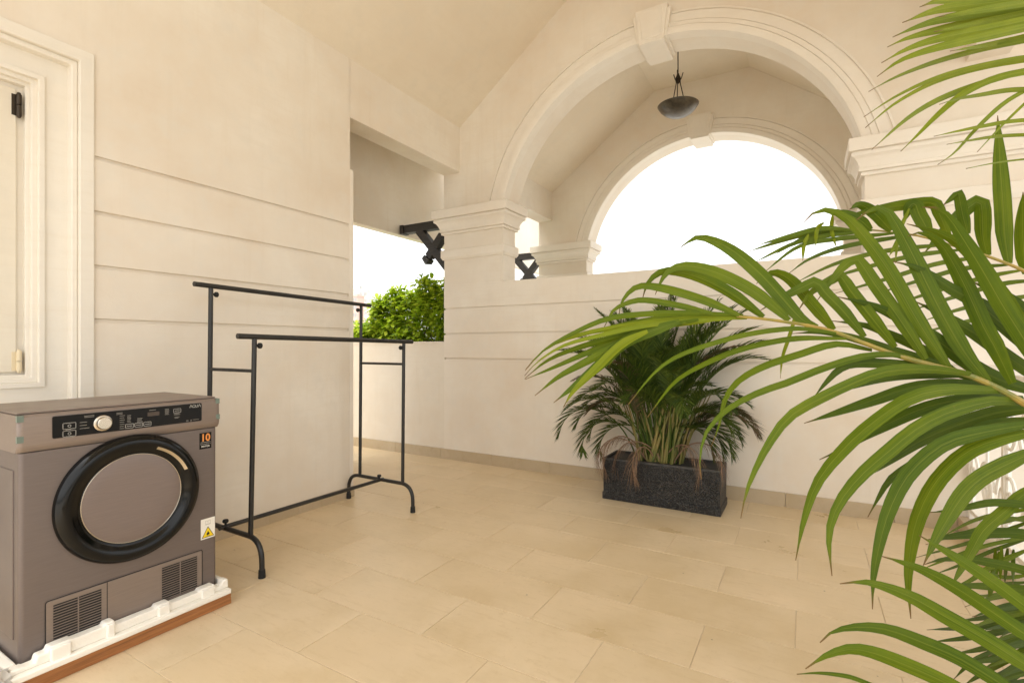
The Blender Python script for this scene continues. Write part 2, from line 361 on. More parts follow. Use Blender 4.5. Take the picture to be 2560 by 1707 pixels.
def arched_wall(name, label, y0, rear):
    t = thing(name, label, 'wall'); y1 = y0 + (YBO-YB); xa, xb = XLO, 1.20
    # upper wall with the arch cut out
    mb = MB(); n = 72; a0 = math.asin((ZCAP-ACZ)/RIN); ZT = 4.72
    xs = [(xa, ZCAP)] + [(ACX + RIN*math.cos(math.pi-a0-(math.pi-2*a0)*i/n), ACZ + RIN*math.sin(math.pi-a0-(math.pi-2*a0)*i/n)) for i in range(n+1)] + [(xb, ZCAP)]
    mb.rings([[(x, y0, ZT), (x, y0, z), (x, y1, z), (x, y1, ZT)] for x, z in xs])
    mb.build('spandrel', M['wall'], t)
    archivolt(t, y0); keystone(t, y0, y1)
    for (p0, p1) in ((XLO, -2.616), (.353, xb)):
        bx('pier', M['wall'], t, p0+.003, p1-.003, y0+.004, y1-.003, 1.8547, 2.41)
        capital(t, p0, p1, y0, y1); band(t, p0, p1, y0, y1)
    zt = 1.855 if not rear else 1.5
    bx('parapet_core', M['wall'], t, xa+.012, xb-.012, y0+.016, y1, -.3, zt-.006)
    if not rear:
        panels(t, 'y', y0, y0+.03, xa, xb, ((.06, 1.061), (1.080, 1.325), (1.343, 1.592), (1.610, 1.855)), M['wall'])
        bx('parapet_cap', M['wall'], t, xa, xb, y0+.02, y1+.002, 1.845, 1.8545)
        x = -6.0
        while x < .84:
            x2 = min(x + .652, .848)
            bx('skirting_tile', M['skirt'], t, x+.0012, x2-.0012, y0-.013, y0+.025, -.003, .107 + random.uniform(-.001,.001), bevel=.0015); x = x2
    else:
        for p0, p1 in ((xa, -2.616), (.353, xb)): bx('pier', M['wall'], t, p0, p1, y0, y1-.001, 1.4, 1.854)
    return t
wf = arched_wall('arched_wall', 'cream rendered wall with grooved parapet and large moulded arch behind the planter', YB, False)
wr = arched_wall('arched_wall', 'rear cream arch open to the white sky, seen through the larger front arch', YB + DY, True)

# low parapet past the corner opening
t = thing('parapet_wall', 'plain low cream parapet in the corner opening, in front of the green hedge', 'wall')
bx('parapet_core', M['parapet'], t, -6.1, XLO+.004, YB+.008, YB+.20, -.3, 1.235)
bx('coping', M['parapet'], t, -6.1, XLO-.001, YB+.002, YB+.21, 1.235, 1.256, bevel=.003)

# --- left wall
t = thing('rusticated_wall', 'tall cream wall with four horizontal grooves behind the clothes rack', 'wall'); WL = t
YE = 2.806
bx('wall_core', M['wall'], t, XLO, XL-.016, 1.10, YE-.01, -.3, 3.62)
bx('upper_wall', M['wall'], t, XL-.02, XL, -1.6, YE, 2.182, 3.53, bevel=.004) if False else None
# courses right of the window casing, plain wall above and left
panels(t, 'x', XL, XL-.03, 1.125, YE-.004, ((.05, 1.324), (1.343, 1.602), (1.620, 1.881), (1.899, 2.163)), M['wall'])
bx('plain_render', M['wall'], t, XL-.02, XL, 1.125, YE, 2.181, 3.56)
bx('plain_render', M['wall'], t, XLO, XL, -1.6, 1.125, 2.69, 3.56)
bx('plain_render', M['wall'], t, XLO, XL, -1.6, -.62, -.3, 2.69)
bx('jamb_strip', M['trim'], t, XLO+.01, XL+.001, YE-.003, 2.842, -.003, 2.62, bevel=.004)
bx('wall_end', M['wall'], t, XLO, XL-.002, YE-.012, YE, -.3, 3.05)
y = 1.125
for k_ in range(3):
    y2 = min(y + .60, 2.842); bx('skirting_tile', M['skirt'], t, XL-.01, XL+.013, y+.001, y2-.001, -.003, .082, bevel=.0015); y = y2
# window: nested casings stepping back into the wall, then a painted shutter
wn = bpy.data.objects.new('window', None); COL.objects.link(wn); wn.parent = t
def nest(name, y0, y1, z0, z1, wv, xb_, xf, m, bev=.004):
    """three-sided casing of width wv, one mitred piece"""
    P = [(y0, z0), (y0, z1), (y1, z1), (y1, z0), (y1-wv, z0), (y1-wv, z1-wv), (y0+wv, z1-wv), (y0+wv, z0)]
    return MB().prism(P, 'x', xb_, xf).build(name, m, wn, bevel=bev)
YW0 = -.58
nest('casing', YW0, 1.131, -.003, 2.692, .060, XLO+.01, XL+.012, M['frame'])
nest('casing_bead', YW0+.06, 1.071, -.003, 2.632, .027, XLO+.01, XL-.010, M['frame'], .006)
_o = [(YW0+.06, -.003), (1.06, -.003), (1.06, 2.62), (YW0+.06, 2.62)]; _i = [(-.415, 1.010), (.950, 1.010), (.950, 2.506), (-.415, 2.506)]
_X = lambda P, x: [(x, p[0], p[1]) for p in P]
MB().rings([_X(_o, XLO+.005), _X(_o, XL-.055), _X(_i, XL-.055), _X(_i, XLO+.005)], cap=False).build('reveal_panel', M['frame'], wn)
bx('wall_back', M['frame'], wn, XLO-.02, XLO+.01, YW0, 1.11, -.003, 2.66)
def frame4(name, y0, y1, z0, z1, wv, xb_, xf, m, bev=.003):
    o = [(y0, z0), (y1, z0), (y1, z1), (y0, z1)]; i_ = [(y0+wv, z0+wv), (y1-wv, z0+wv), (y1-wv, z1-wv), (y0+wv, z1-wv)]
    X = lambda P, x: [(x, p[0], p[1]) for p in P]
    return MB().rings([X(o, xb_), X(o, xf), X(i_, xf), X(i_, xb_)], cap=False).build(name, m, wn, bevel=bev)
frame4('inner_frame', -.42, .955, 1.004, 2.512, .024, XL-.150, XL-.044, M['frame'])
frame4('inner_frame', -.392, .933, 1.028, 2.490, .022, XL-.150, XL-.066, M['frame'])
frame4('inner_frame', -.366, .913, 1.048, 2.470, .018, XL-.150, XL-.088, M['frame'])
bx('sash_back', M['frame'], wn, XL-.16, XL-.122, -.36, .898, 1.060, 2.456)
sh = bx('shutter', M['shutter'], wn, XL-.13, XL-.104, -.335, .868, 1.078, 2.430, bevel=.004)
def hinge(zc, m, h):
    hb = MB()
    hb.tube([(XL-.094, .874, zc-h/2), (XL-.094, .874, zc-h*.02)], .0105, 12).tube([(XL-.094, .874, zc+h*.02), (XL-.094, .874, zc+h/2)], .0105, 12)
    hb.lathe([(.0, .012), (.006, .010), (.008, .004), (.0095, 0)], (XL-.094, .874, zc+h/2), (0,0,1), 12).lathe([(.0, .012), (.006, .010), (.008, .004), (.0095, 0)], (XL-.094, .874, zc-h/2), (0,0,-1), 12)
    hb.box(XL-.108, XL-.102, .850, .874, zc-h/2, zc+h/2)
    hb.build('hinge', m, sh, smooth=True)
hinge(2.352, M['brass'], .100); hinge(1.130, M['ivory'], .090)

# --- ceiling beams, tray ceilings, outer fascia
def beam(name, label, x0, x1, y0, y1, z0=3.035, z1=3.56):
    return tag(bx(name, M['wall'], None, x0, x1, y0, y1, z0, z1, bevel=.004), label, 'beam')
beam('lintel_beam', 'cream beam over the corner opening between the grooved wall and the front arch', XLO, XL, YE-.006, YB+.004)
beam('lintel_beam', 'cream beam over the left side of the porch between the two arches', XLO, XL+.01, YBO-.004, YB+DY+.004, 3.005)
beam('lintel_beam', 'cream beam above the white balustrade at the right of the front arch', XR, XRO, -1.3, YB+.004)
tag(bx('porch_side_wall', M['wall'], None, XR, XRO, YBO-.004, YB+DY+.004, -.3, 3.56), 'plain cream side wall closing the right of the porch between the arches', 'wall')
ev = tag(bx('added_roof_eave', M['ceil'], None, XRO-.01, 2.9, -1.3, YB+.1, 3.50, 3.60), 'unseen roof overhang added outside the balustrade to cut sky light', 'added_eave')  # unseen overhang, added to hold sky light off the right pier
def tray(name, y0, y1, zf, zs):
    s = .745; run = (zf - zs)/s
    p = [(XL-.03, zs-.022), (XL+run, zf), (XR-run, zf), (XR+.03, zs-.022)]
    mb = MB().prism(p + [(q[0], q[1]+.12) for q in reversed(p)], 'y', y0, y1)
    return tag(mb.build(name, M['ceil']), kind='structure')
tray('ceiling', -1.3, YB+.003, 4.62, 3.505)
tray('ceiling', YBO-.003, YB+DY+.003, 4.49, 3.40)
fb = thing('fascia_beam', 'deep cream fascia hanging beyond the corner opening above the hedge', 'beam')
bx('fascia', M['wall'], fb, -4.20, -4.092, -1.6, 8.2, 2.505, 3.72)
bx('added_eave', M['ceil'], fb, -5.3, -4.15, -1.6, 3.60, 3.52, 3.60)  # hidden slab added to shade the low parapet from outdoor light
bx('added_side_wall', M['wall'], fb, -4.19, -4.10, -1.6, 3.55, -.3, 2.51)  # out-of-view wall added to keep skylight off the corner parapet
bx('soffit', M['ceil'], fb, -4.10, XLO+.002, -1.6, 5.15, 3.50, 3.60)

# --- timber brackets on the outer side of the piers
def bracket(y, label):
    t = thing('timber_bracket', label, 'bracket', group='timber brackets under the fascia'); h = .042
    def bar(name, A, B, hw, tipA=False):
        A = Vector((A[0], y, A[1])); B = Vector((B[0], y, B[1])); d = (B-A).normalized(); u = Vector((0,1,0)); v = d.cross(u)
        q = lambda P, s: [P + u*s + v*s, P - u*s + v*s, P - u*s - v*s, P + u*s - v*s]
        if tipA: rs = [q(A, .006), q(A + d*.035, hw*1.12), q(A + d*.085, hw*1.12), q(A + d*.085, hw*.72), q(A + d*.10, hw*.72), q(A + d*.101, hw), q(B, hw)]
        else: rs = [q(A, hw), q(B, hw)]
        MB().rings(rs).build(name, M['timber'], t)
    bar('top_beam', (-4.10, 2.553), (XLO+.02, 2.553), .045, True)
    bar('brace', (-3.80, 2.520), (XLO+.01, 2.020), .043)
    bar('cross_brace', (-3.725, 2.135), (XLO+.01, 2.560), .0415, True)
    return t
bracket(YB+.125, 'black timber bracket on the pier beside the hedge')
bracket(YB+DY+.125, 'black timber bracket seen in the gap between the two arches')

# --- pendant lamp in the porch
t = thing('pendant_lamp', 'dark bowl pendant lamp hanging on a rod in the porch between the arches', 'lamp')
LX, LY = -1.175, 5.5
MB().tube([(LX,LY,4.49), (LX,LY,4.08)], .006, 10).build('rod', M['bronze'], t, smooth=True)
MB().lathe([(.0,0),(.05,-.002),(.05,-.02),(.012,-.035),(0,-.036)], (LX,LY,4.492), (0,0,1), 24).build('ceiling_rose', M['bronze'], t, smooth=True)
MB().lathe([(.0,.105),(.010,.10),(.016,.08),(.028,.055),(.030,.035),(.024,.012),(.010,-.006),(0,-.008)], (LX,LY,4.005), (0,0,1), 20).build('hub', M['bronze'], t, smooth=True)
bw = MB().lathe([(.0,-.125),(.05,-.121),(.10,-.106),(.145,-.080),(.185,-.042),(.207,-.008),(.211,.0),(.206,.004),(.200,-.008),(.178,-.040),(.138,-.073),(.095,-.097),(.0,-.115)], (LX,LY,3.768), (0.02,-.03,1), 48).build('bowl', M['alabaster'], t, smooth='full')
for k_ in range(3):
    a = R_(35 + 120*k_); c_, s_ = math.cos(a), math.sin(a)
    MB().tube(crv([(LX+.055*c_, LY+.055*s_, 4.118), (LX+.034*c_, LY+.034*s_, 4.05), (LX+.022*c_, LY+.022*s_, 4.02), (LX+.045*c_, LY+.045*s_, 3.92), (LX+.095*c_, LY+.095*s_, 3.70)], 14), .0052, 8).build('suspension_rod', M['bronze'], t, smooth=True)

# --- balustrade on a stone kerb at the open right side
t = thing('balustrade', 'white wrought iron balustrade with scrolls behind the large palm', 'railing')
for i in range(9):
    bx('kerb_block', M['kerb'], t, .848, .985, YB-.013-.64*(i+1)+.002, YB-.013-.64*i-.001, -.06, .105, bevel=.003)
bx('bottom_rail', M['iron_white'], t, .895, .935, -1.55, YB-.002, .150, .175, bevel=.003)
bx('top_rail', M['iron_white'], t, .885, .945, -1.55, YB-.002, 1.02, 1.06, bevel=.006)
for i in range(9):
    y = YB - .03 - i*.64
    bx('post', M['iron_white'], t, .898, .932, y-.017, y+.017, .10, 1.03, bevel=.003)
    if i == 8: break
    for j in range(2):
        yc = y - .17 - j*.30
        for sgn in (1, -1):
            for zc, fz in ((.40, 1), (.78, -1)):
                pts = []
                for q in range(30):
                    th = q/29*R_(560); rr = .115*(1 - q/29*.80)
                    pts.append((.915, yc + sgn*(.016 + .105 - rr*math.cos(th)*.92), zc + fz*(rr*math.sin(th)*1.35 - .02)))
                MB().tube(pts, [.009]*26 + [.012]*4, 6).build('scroll', M['iron_white'], t, smooth=True)
    for j in range(3): MB().tube([(.915, y-.02-j*.30, .17), (.915, y-.02-j*.30, 1.03)], .008, 6).build('baluster', M['iron_white'], t, smooth=True)

# ================================================================== objects
# --- tumble dryer
D = thing('tumble_dryer', 'grey brown tumble dryer with round black door and control panel', 'dryer')
DX, DY0, DY1, DZ0, DZS, DZT = -2.380, .640, 1.325, .078, .823, .957
def textm(s, size, name, m, parent, y, z, x, align='LEFT', sx=1.0, bold=0):
    cu = bpy.data.curves.new(name, 'FONT'); cu.body = s; cu.size = size; cu.align_x = align; cu.offset = bold; cu.extrude = .0002
    ob = bpy.data.objects.new(name, cu); COL.objects.link(ob); dg = bpy.context.evaluated_depsgraph_get()
    me = bpy.data.meshes.new_from_object(ob.evaluated_get(dg)); bpy.data.objects.remove(ob, do_unlink=True)
    me.materials.clear(); me.materials.append(m)
    me.transform(Matrix(((0,0,1,x), (sx,0,0,y), (0,1,0,z), (0,0,0,1))))
    o = bpy.data.objects.new(name, me); COL.objects.link(o); o.parent = parent; return o
def rrect(y0, y1, z0, z1, r, n=5):
    P = []
    for cy_, cz, a0 in ((y1-r, z0+r, -90), (y1-r, z1-r, 0), (y0+r, z1-r, 90), (y0+r, z0+r, 180)):
        for k in range(n+1):
            a = R_(a0 + 90*k/n); P.append((cy_ + r*math.cos(a), cz + r*math.sin(a)))
    return P
# body with rounded front corners
poly = [(-2.86, DY0), (-2.86, DY1)] + [(DX-.016+.016*math.sin(a), DY1-.016+.016*math.cos(a)) for a in [R_(90*k/5) for k in range(6)]] + [(DX-.016+.016*math.cos(a), DY0+.016-.016*math.sin(a)) for a in [R_(90*k/5) for k in range(6)]]
MB().prism(poly, 'z', DZ0, DZS).build('body', M['body'], D, smooth=True)
for yq in (DY0 + .0, ):
    bx('side_panel', M['body'], D, -2.80, -2.425, yq-.004, yq+.002, .16, .76, bevel=.003)
    bx('side_rib', M['body'], D, -2.62, -2.60, yq-.007, yq, .18, .74, bevel=.002)
# control fascia: wraps round, with chamfered chin
FX = DX + .010
prof = [(-2.86, .825), (DX-.004, .825), (DX+.006, .838), (FX, .852), (FX-.002, .950), (FX-.010, .9575), (-2.86, .9575)]
fa = MB().rings([[(p[0] - (.0 if p[0] < -2.8 else ins), y, p[1]) for p in prof] for y, ins in ((.634, .010), (.640, .003), (.652, 0), (1.316, 0), (1.330, .003), (1.336, .010))]).build('control_fascia', M['fascia'], D, smooth=True)
MB().rings([[(-2.865, y0_, z) if i in (0, 3) else (-2.40, y0_, z) for i, y0_ in enumerate((.640, .640, 1.330, 1.330))] for z in (.9575, .966)]).build('top_plate', M['fascia'], D, bevel=.004)
cp = MB().prism(rrect(.728, 1.251, .864, .945, .006), 'x', FX-.004, FX+.0015).build('control_panel', M['panel'], D)
PX2 = FX + .0017
kn = MB().lathe([(0,.020),(.0215,.020),(.0232,.018),(.0242,.015),(.0246,.003)], (PX2, .880, .902), (1,0,0), 48).build('dial', M['chrome'], cp, smooth=True)
MB().lathe([(.0246,.005),(.029,.0045),(.0305,.003),(.0305,0)], (PX2, .880, .902), (1,0,0), 48).build('dial_ring', M['chrome'], kn, smooth=True)
# brand lettering: strokes, the As without a crossbar
def strokes(name, segs, wd, m, parent, x):
    mb = MB()
    for s in segs:
        for (a, b) in zip(s[:-1], s[1:]):
            d = Vector((b[0]-a[0], b[1]-a[1])); L_ = d.length or 1e-6; n_ = Vector((-d.y, d.x))*(wd/2/L_); e = d*(wd*.3/L_)
            mb.add([(x, a[0]+n_.x-e.x, a[1]+n_.y-e.y), (x, b[0]+n_.x+e.x, b[1]+n_.y+e.y), (x, b[0]-n_.x+e.x, b[1]-n_.y+e.y), (x, a[0]-n_.x-e.x, a[1]-n_.y-e.y)], [(0,1,2,3)])
    return mb.build(name, m, parent)
h_, y0_ = .0115, 1.200; zb = .928
A_ = lambda y: [(y, zb), (y+.0035, zb+h_*.85), (y+.005, zb+h_), (y+.0065, zb+h_*.85), (y+.010, zb)]
q_ = [(y0_+.0175+.0052*math.cos(a), zb+h_/2+h_/2*math.sin(a)) for a in [R_(20*k) for k in range(19)]]
u_ = [(y0_+.0255, zb+h_), (y0_+.0255, zb+.003), (y0_+.0275, zb), (y0_+.0315, zb), (y0_+.0335, zb+.003), (y0_+.0335, zb+h_)]
strokes('lettering', [A_(y0_), q_, [(y0_+.019, zb+.002), (y0_+.024, zb-.0008)], u_, A_(y0_+.0365)], .0016, M['print'], cp, PX2)
def outline(y0, y1, z0, z1, m=M['print'], wd=.0009):
    p = rrect(y0, y1, z0, z1, .002, 3); return [p + [p[0]]]
sg = []
for b_ in ((.758, .796, .894, .916), (.758, .796, .866, .887), (.955, .984, .8705, .8865), (.988, 1.016, .8705, .8865), (1.020, 1.047, .8705, .8865), (1.134, 1.163, .9125, .929)): sg += outline(*b_)
strokes('button_outline', sg, .0011, M['print'], cp, PX2)
ic = []
for cy_, cz in ((.777, .905), (.777, .8765)): ic.append([(cy_+.0045*math.cos(R_(30*k)), cz+.0045*math.sin(R_(30*k))) for k in range(13)])
for b_ in ((.955, .8785), (.988, .8785), (1.020, .8785), (1.134, .921)): ic.append([(b_[0]+.005, b_[1]), (b_[0]+.024, b_[1])])
strokes('button_icon', ic, .0012, M['print'], cp, PX2)
# fine print: rows too small to read
random.seed(3); fp = []
def rows(y, z, n, dz, ln, jit=.3):
    for k in range(n): fp.append([(y, z-k*dz), (y + ln*random.uniform(1-jit, 1), z-k*dz)])
rows(.766, .891, 2, .0035, .020); rows(.766, .862, 1, .0035, .03); rows(.822, .936, 2, .005, .034); rows(.808, .913, 3, .0115, .030); rows(.925, .935, 2, .005, .026)
rows(.936, .923, 7, .0085, .017); rows(.962, .921, 6, .0052, .013); rows(.997, .905, 4, .0046, .020); rows(1.040, .934, 1, .005, .03)
rows(1.100, .932, 6, .0045, .016); rows(1.136, .908, 2, .0042, .024); rows(1.138, .893, 2, .004, .02); rows(1.185, .873, 2, .004, .012); rows(1.203, .873, 2, .004, .006); rows(1.214, .873, 1, .004, .028)
strokes('fine_print', fp, .0014, M['dimprint'], cp, PX2)
bx('display', M['display'], cp, PX2-.001, PX2+.0003, 1.034, 1.078, .909, .926)
# door
DC = (DX, .985, .585)
dr = MB().lathe([(.256,-.002),(.2555,.008),(.251,.020),(.240,.030),(.228,.0345),(.214,.0335),(.202,.028),(.1905,.020),(.182,.016),(.178,.016),(.178,.0)], DC, (1,0,0), 96).build('door', M['gloss'], D, smooth='full')
MB().lathe([(.1775,.0155),(.1770,.0178),(.1752,.0180),(.1745,.0172)], DC, (1,0,0), 96).build('door_rim', M['chrome'], dr, smooth='full')
MB().lathe([(0,.0172),(.12,.0170),(.172,.0165),(.1755,.0155),(.1755,.004)], DC, (1,0,0), 96).build('door_disc', M['disc'], dr, smooth='full')
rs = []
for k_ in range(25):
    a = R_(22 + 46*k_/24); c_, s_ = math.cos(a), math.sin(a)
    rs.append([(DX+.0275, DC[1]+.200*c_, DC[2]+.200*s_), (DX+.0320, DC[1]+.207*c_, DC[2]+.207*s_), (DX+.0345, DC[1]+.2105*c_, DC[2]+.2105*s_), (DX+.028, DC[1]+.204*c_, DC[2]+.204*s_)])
MB().rings(rs).build('chrome_arc', M['chrome'], dr, smooth=True)  # thin chrome arc at the upper right of the door ring
# service plate with two louvred vents
sp_ = MB().prism(rrect(.713, 1.256, .082, .272, .008), 'x', DX-.002, DX+.0035).build('service_plate', M['fascia'], D, bevel=.001)
strokes('panel_gap', [[(.711, .08), (.711, .268), (.7155, .2745), (1.2535, .2745), (1.258, .268), (1.258, .08)], [(.897, .085), (.897, .272)]], .0028, M['black'], sp_, DX+.0038)
for (v0, v1) in ((.733, .878), (1.092, 1.235)):
    vt = bx('vent', M['black'], sp_, DX-.001, DX+.0041, v0, v1, .112, .254)
    s0 = None
    for k_ in range(14):
        z = .1165 + k_*.0101
        if s0 is None: s0 = MB().prism([(DX+.0038, -.0006), (DX+.0062, -.0016), (DX+.0062, .0006), (DX+.0038, .0012)], 'y', 0, v1-v0).build('slat', M['fascia'], vt); o = s0
        else: o = dup(s0, vt)
        o.location = (0, v0, z)
    bx('mullion', M['fascia'], vt, DX+.0038, DX+.0082, (v0+v1)/2-.0015, (v0+v1)/2+.0015, .112, .254)
# stickers and tape
s1 = tag(bx('warranty_sticker', M['panel'], D, DX-.001, DX+.0008, 1.247, 1.300, .732, .806), 'black sticker with an orange number ten')
textm('10', .046, 'number', M['orange'], s1, 1.2735, .768, DX+.0012, 'CENTER', .92, .0012)
textm('WARRANTY', .0078, 'lettering', M['dimprint'], s1, 1.2735, .7515, DX+.0012, 'CENTER', 1.1)
textm('MOTOR', .0092, 'lettering', M['print'], s1, 1.2735, .7405, DX+.0012, 'CENTER', 1.1, .0003)
strokes('rule', [[(1.252, .7625), (1.295, .7625)]], .0011, M['print'], s1, DX+.0011)
s2 = tag(bx('warning_sticker', M['white'], D, DX-.001, DX+.0008, 1.253, 1.316, .318, .410), 'white sticker with a yellow flame warning triangle')
def poly(name, pts, m, parent, x): return MB().add([(x, p[0], p[1]) for p in pts], [tuple(range(len(pts)))]).build(name, m, parent)
poly('triangle_border', [(1.2565, .3235), (1.3125, .3235), (1.2845, .3735)], M['black'], s2, DX+.0011)
poly('triangle', [(1.2605, .3262), (1.3085, .3262), (1.2845, .3685)], M['yellow'], s2, DX+.0015)
poly('flame', [(1.2805, .3325), (1.2775, .337), (1.2785, .342), (1.282, .346), (1.2835, .353), (1.2868, .348), (1.2872, .344), (1.290, .3445), (1.2915, .339), (1.2885, .3325), (1.2865, .336), (1.284, .334)], M['black'], s2, DX+.0019)
strokes('flame_base', [[(1.277, .3295), (1.292, .3295)]], .0014, M['black'], s2, DX+.0019)
strokes('manual_icon', [[(1.2745, .384), (1.2745, .400), (1.2845, .398), (1.2945, .400), (1.2945, .384), (1.2845, .382), (1.2745, .384)], [(1.2845, .382), (1.2845, .398)], [(1.2725, .382), (1.2965, .382)]], .0012, M['dimprint'], s2, DX+.0011)
for (ty, tz) in ((.644, .945), (.644, .872), (1.326, .945), (1.327, .872)):
    bx('tape', M['tape'], D, FX-.014, FX+.0016 - .0022, ty-.011, ty+.007, tz-.010, tz+.0125)

# --- foam tray, board and wrap under the dryer
random.seed(11)
fm = MB().box(-2.90, -2.305, .600, 1.352, .054, .0775)
segs = ((.600,.640,.096,0),(.640,.672,.092,-.004),(.672,.705,.113,.0),(.705,.772,.128,.012),(.772,.872,.123,-.002),(.872,.906,.134,.012),(.906,1.050,.112,-.002),(1.050,1.102,.122,.012),(1.102,1.224,.108,-.002),(1.224,1.290,.117,.010),(1.290,1.322,.098,-.002),(1.322,1.352,.118,.0))
lip = [(.600, .0775)]
for a_, b_, z_, pr_ in segs: lip += [(a_+.003, z_), (b_-.003, z_)]
lip += [(1.352, .0775)]
fm.prism(lip, 'x', -2.372, -2.330)
for a_, b_, z_, pr_ in segs:
    if pr_ > .005: fm.box(-2.345, -2.330+pr_, a_+.004, b_-.004, .070, z_-.006)
fm.box(-2.90, -2.374, 1.332, 1.352, .0775, .112).box(-2.90, -2.374, .600, .632, .0775, .098)
fo = fm.build('foam_tray', M['foam'], None, smooth=True, bevel=.007); fo.modifiers['bevel'].segments = 3
tag(fo, 'white polystyrene packing tray under the dryer', 'foam packing')
wd = thing('wooden_board', 'stained brown wooden board lying on the tiles under the foam tray', 'board')
bx('plank', M['wood'], wd, -2.93, -2.322, .575, 1.360, .0, .030, bevel=.002)
bx('plank', M['wood'], wd, -2.93, -2.319, .577, 1.357, .0302, .0555, bevel=.002)
# crumpled wrap at the near corner
mb = MB(); rs = []
for i in range(13):
    r_ = []
    for j in range(18):
        th = math.pi*i/12; ph = 2*math.pi*j/18; rr = 1 + random.uniform(-.24, .24)
        r_.append((-2.355 + .085*rr*math.sin(th)*math.cos(ph), .560 + .058*rr*math.sin(th)*math.sin(ph), .060 + .058*rr*math.cos(th)))
    rs.append(r_)
pw = mb.rings(rs).build('plastic_wrap', M['wrap'], None, smooth=True)
tag(pw, 'crumpled white plastic wrap bunched at the corner of the foam tray', 'packing wrap')

# --- clothes rack
K = thing('clothes_rack', 'black steel double rail clothes rack standing on the tiles', 'clothes rack')
def rack_end(y, xf0, xf1, xr0, xr1, zf, zr):
    zb_ = .196; fx, rx = xf0 + .098, xr0 - .125
    bt = crv([(fx, y, .012), (fx, y, .075), (fx-.006, y, .125), (fx-.030, y, .168), (fx-.068, y, .190), (fx-.105, y, zb_)], 12) + crv([(rx+.105, y, zb_), (rx+.068, y, .190), (rx+.030, y, .168), (rx+.006, y, .125), (rx, y, .075), (rx, y, .012)], 12)
    MB().tube(bt, .0135, 12).build('base_tube', M['steel'], K, smooth=True)
    for x in (fx, rx): MB().lathe([(0,0),(.018,0),(.0185,.004),(.0165,.042),(.0135,.043)], (x, y, 0), (0,0,1), 16).build('rubber_foot', M['rubber'], K, smooth=True)
    MB().tube([(xf0, y, zb_), (xf1, y, zf)], .0125, 12).build('post', M['steel'], K, smooth=True)
    MB().tube([(xr0, y, zb_), (xr1, y, zr)], .0125, 12).build('post', M['steel'], K, smooth=True)
    zc = 1.072; lf = lambda a, b, z1: a + (b-a)*(zc-zb_)/(z1-zb_)
    MB().tube([(lf(xf0, xf1, zf), y, zc), (lf(xr0, xr1, zr), y, zc)], .0095, 10).build('cross_bar', M['steel'], K, smooth=True)
def knob(o, ax, s=1.0):
    return MB().lathe([(0,0),(.006,0),(.006,.012),(.012,.013),(.0155,.017),(.0155,.027),(.012,.031),(0,.032)], o, ax, 12).build('knob', M['rubber'], K, smooth=True)
yn, yf = 1.59, 2.77
rack_end(yn, -2.538, -2.504, -2.940, -2.915, 1.243, 1.533); rack_end(yf, -2.556, -2.545, -2.998, -2.985, 1.227, 1.516)
MB().tube([(-2.502, 1.497, 1.2535), (-2.547, 2.862, 1.2355)], .0145, 14).build('lower_rail', M['steel'], K, smooth=True)
MB().tube([(-2.912, 1.497, 1.546), (-2.989, 2.868, 1.525)], .0140, 14).build('upper_rail', M['steel'], K, smooth=True)
MB().tube([(-2.770, 1.555, .206), (-2.772, 2.790, .196)], .0125, 12).build('bottom_bar', M['steel'], K, smooth=True)
for o_, ax in (((-2.507, yn+.010, 1.205), (0,1,0)), ((-2.918, yn+.010, 1.498), (0,1,0)), ((-2.546, yf-.010, 1.192), (0,-1,0)), ((-2.987, yf-.010, 1.482), (0,-1,0)), ((-2.770, yn+.0, .214), (0,0,1)), ((-2.772, yf-.02, .206), (0,0,1))): knob(o_, ax)

# --- planter box with its palm against the arched wall
def planter(label, x0, x1, y0, y1, h):
    t = thing('planter_box', label, 'planter'); w_ = .026
    o = lambda e: [(x0-e, y0-e), (x1+e, y0-e), (x1+e, y1+e), (x0-e, y1+e)]
    i_ = [(x0+w_, y0+w_), (x1-w_, y0+w_), (x1-w_, y1-w_), (x0+w_, y1-w_)]
    mb = MB(); mb.rings([[(p[0],p[1],z) for p in o(e)] for e, z in ((.004, .0), (.004, .055), (-.003, .060), (0, h-.012))])
    mb.build('trough', M['granite'], t, bevel=.006)
    mb = MB(); R1 = [(p[0],p[1],h-.016) for p in o(.001)]; R2 = [(p[0],p[1],h) for p in o(-.002)]; R3 = [(p[0],p[1],h) for p in i_]; R4 = [(p[0],p[1],h-.06) for p in i_]
    mb.rings([R1, R2, R3, R4], cap=False); mb.build('rim', M['granite_edge'], t, bevel=.003)
    mb = MB(); nx, ny = 16, 7; V = []
    for a in range(nx+1):
        for b in range(ny+1): V.append((x0+.01+(x1-x0-.02)*a/nx, y0+.01+(y1-y0-.02)*b/ny, h-.030+random.uniform(-.010,.012)))
    mb.add(V, [(a*(ny+1)+b, (a+1)*(ny+1)+b, (a+1)*(ny+1)+b+1, a*(ny+1)+b+1) for a in range(nx) for b in range(ny)])
    mb.build('soil', M['soil'], t, smooth='full'); return t
random.seed(5)
planter('black pebble textured planter box on the tiles below the arch', -1.388, -.520, 3.790, 4.120, .325)

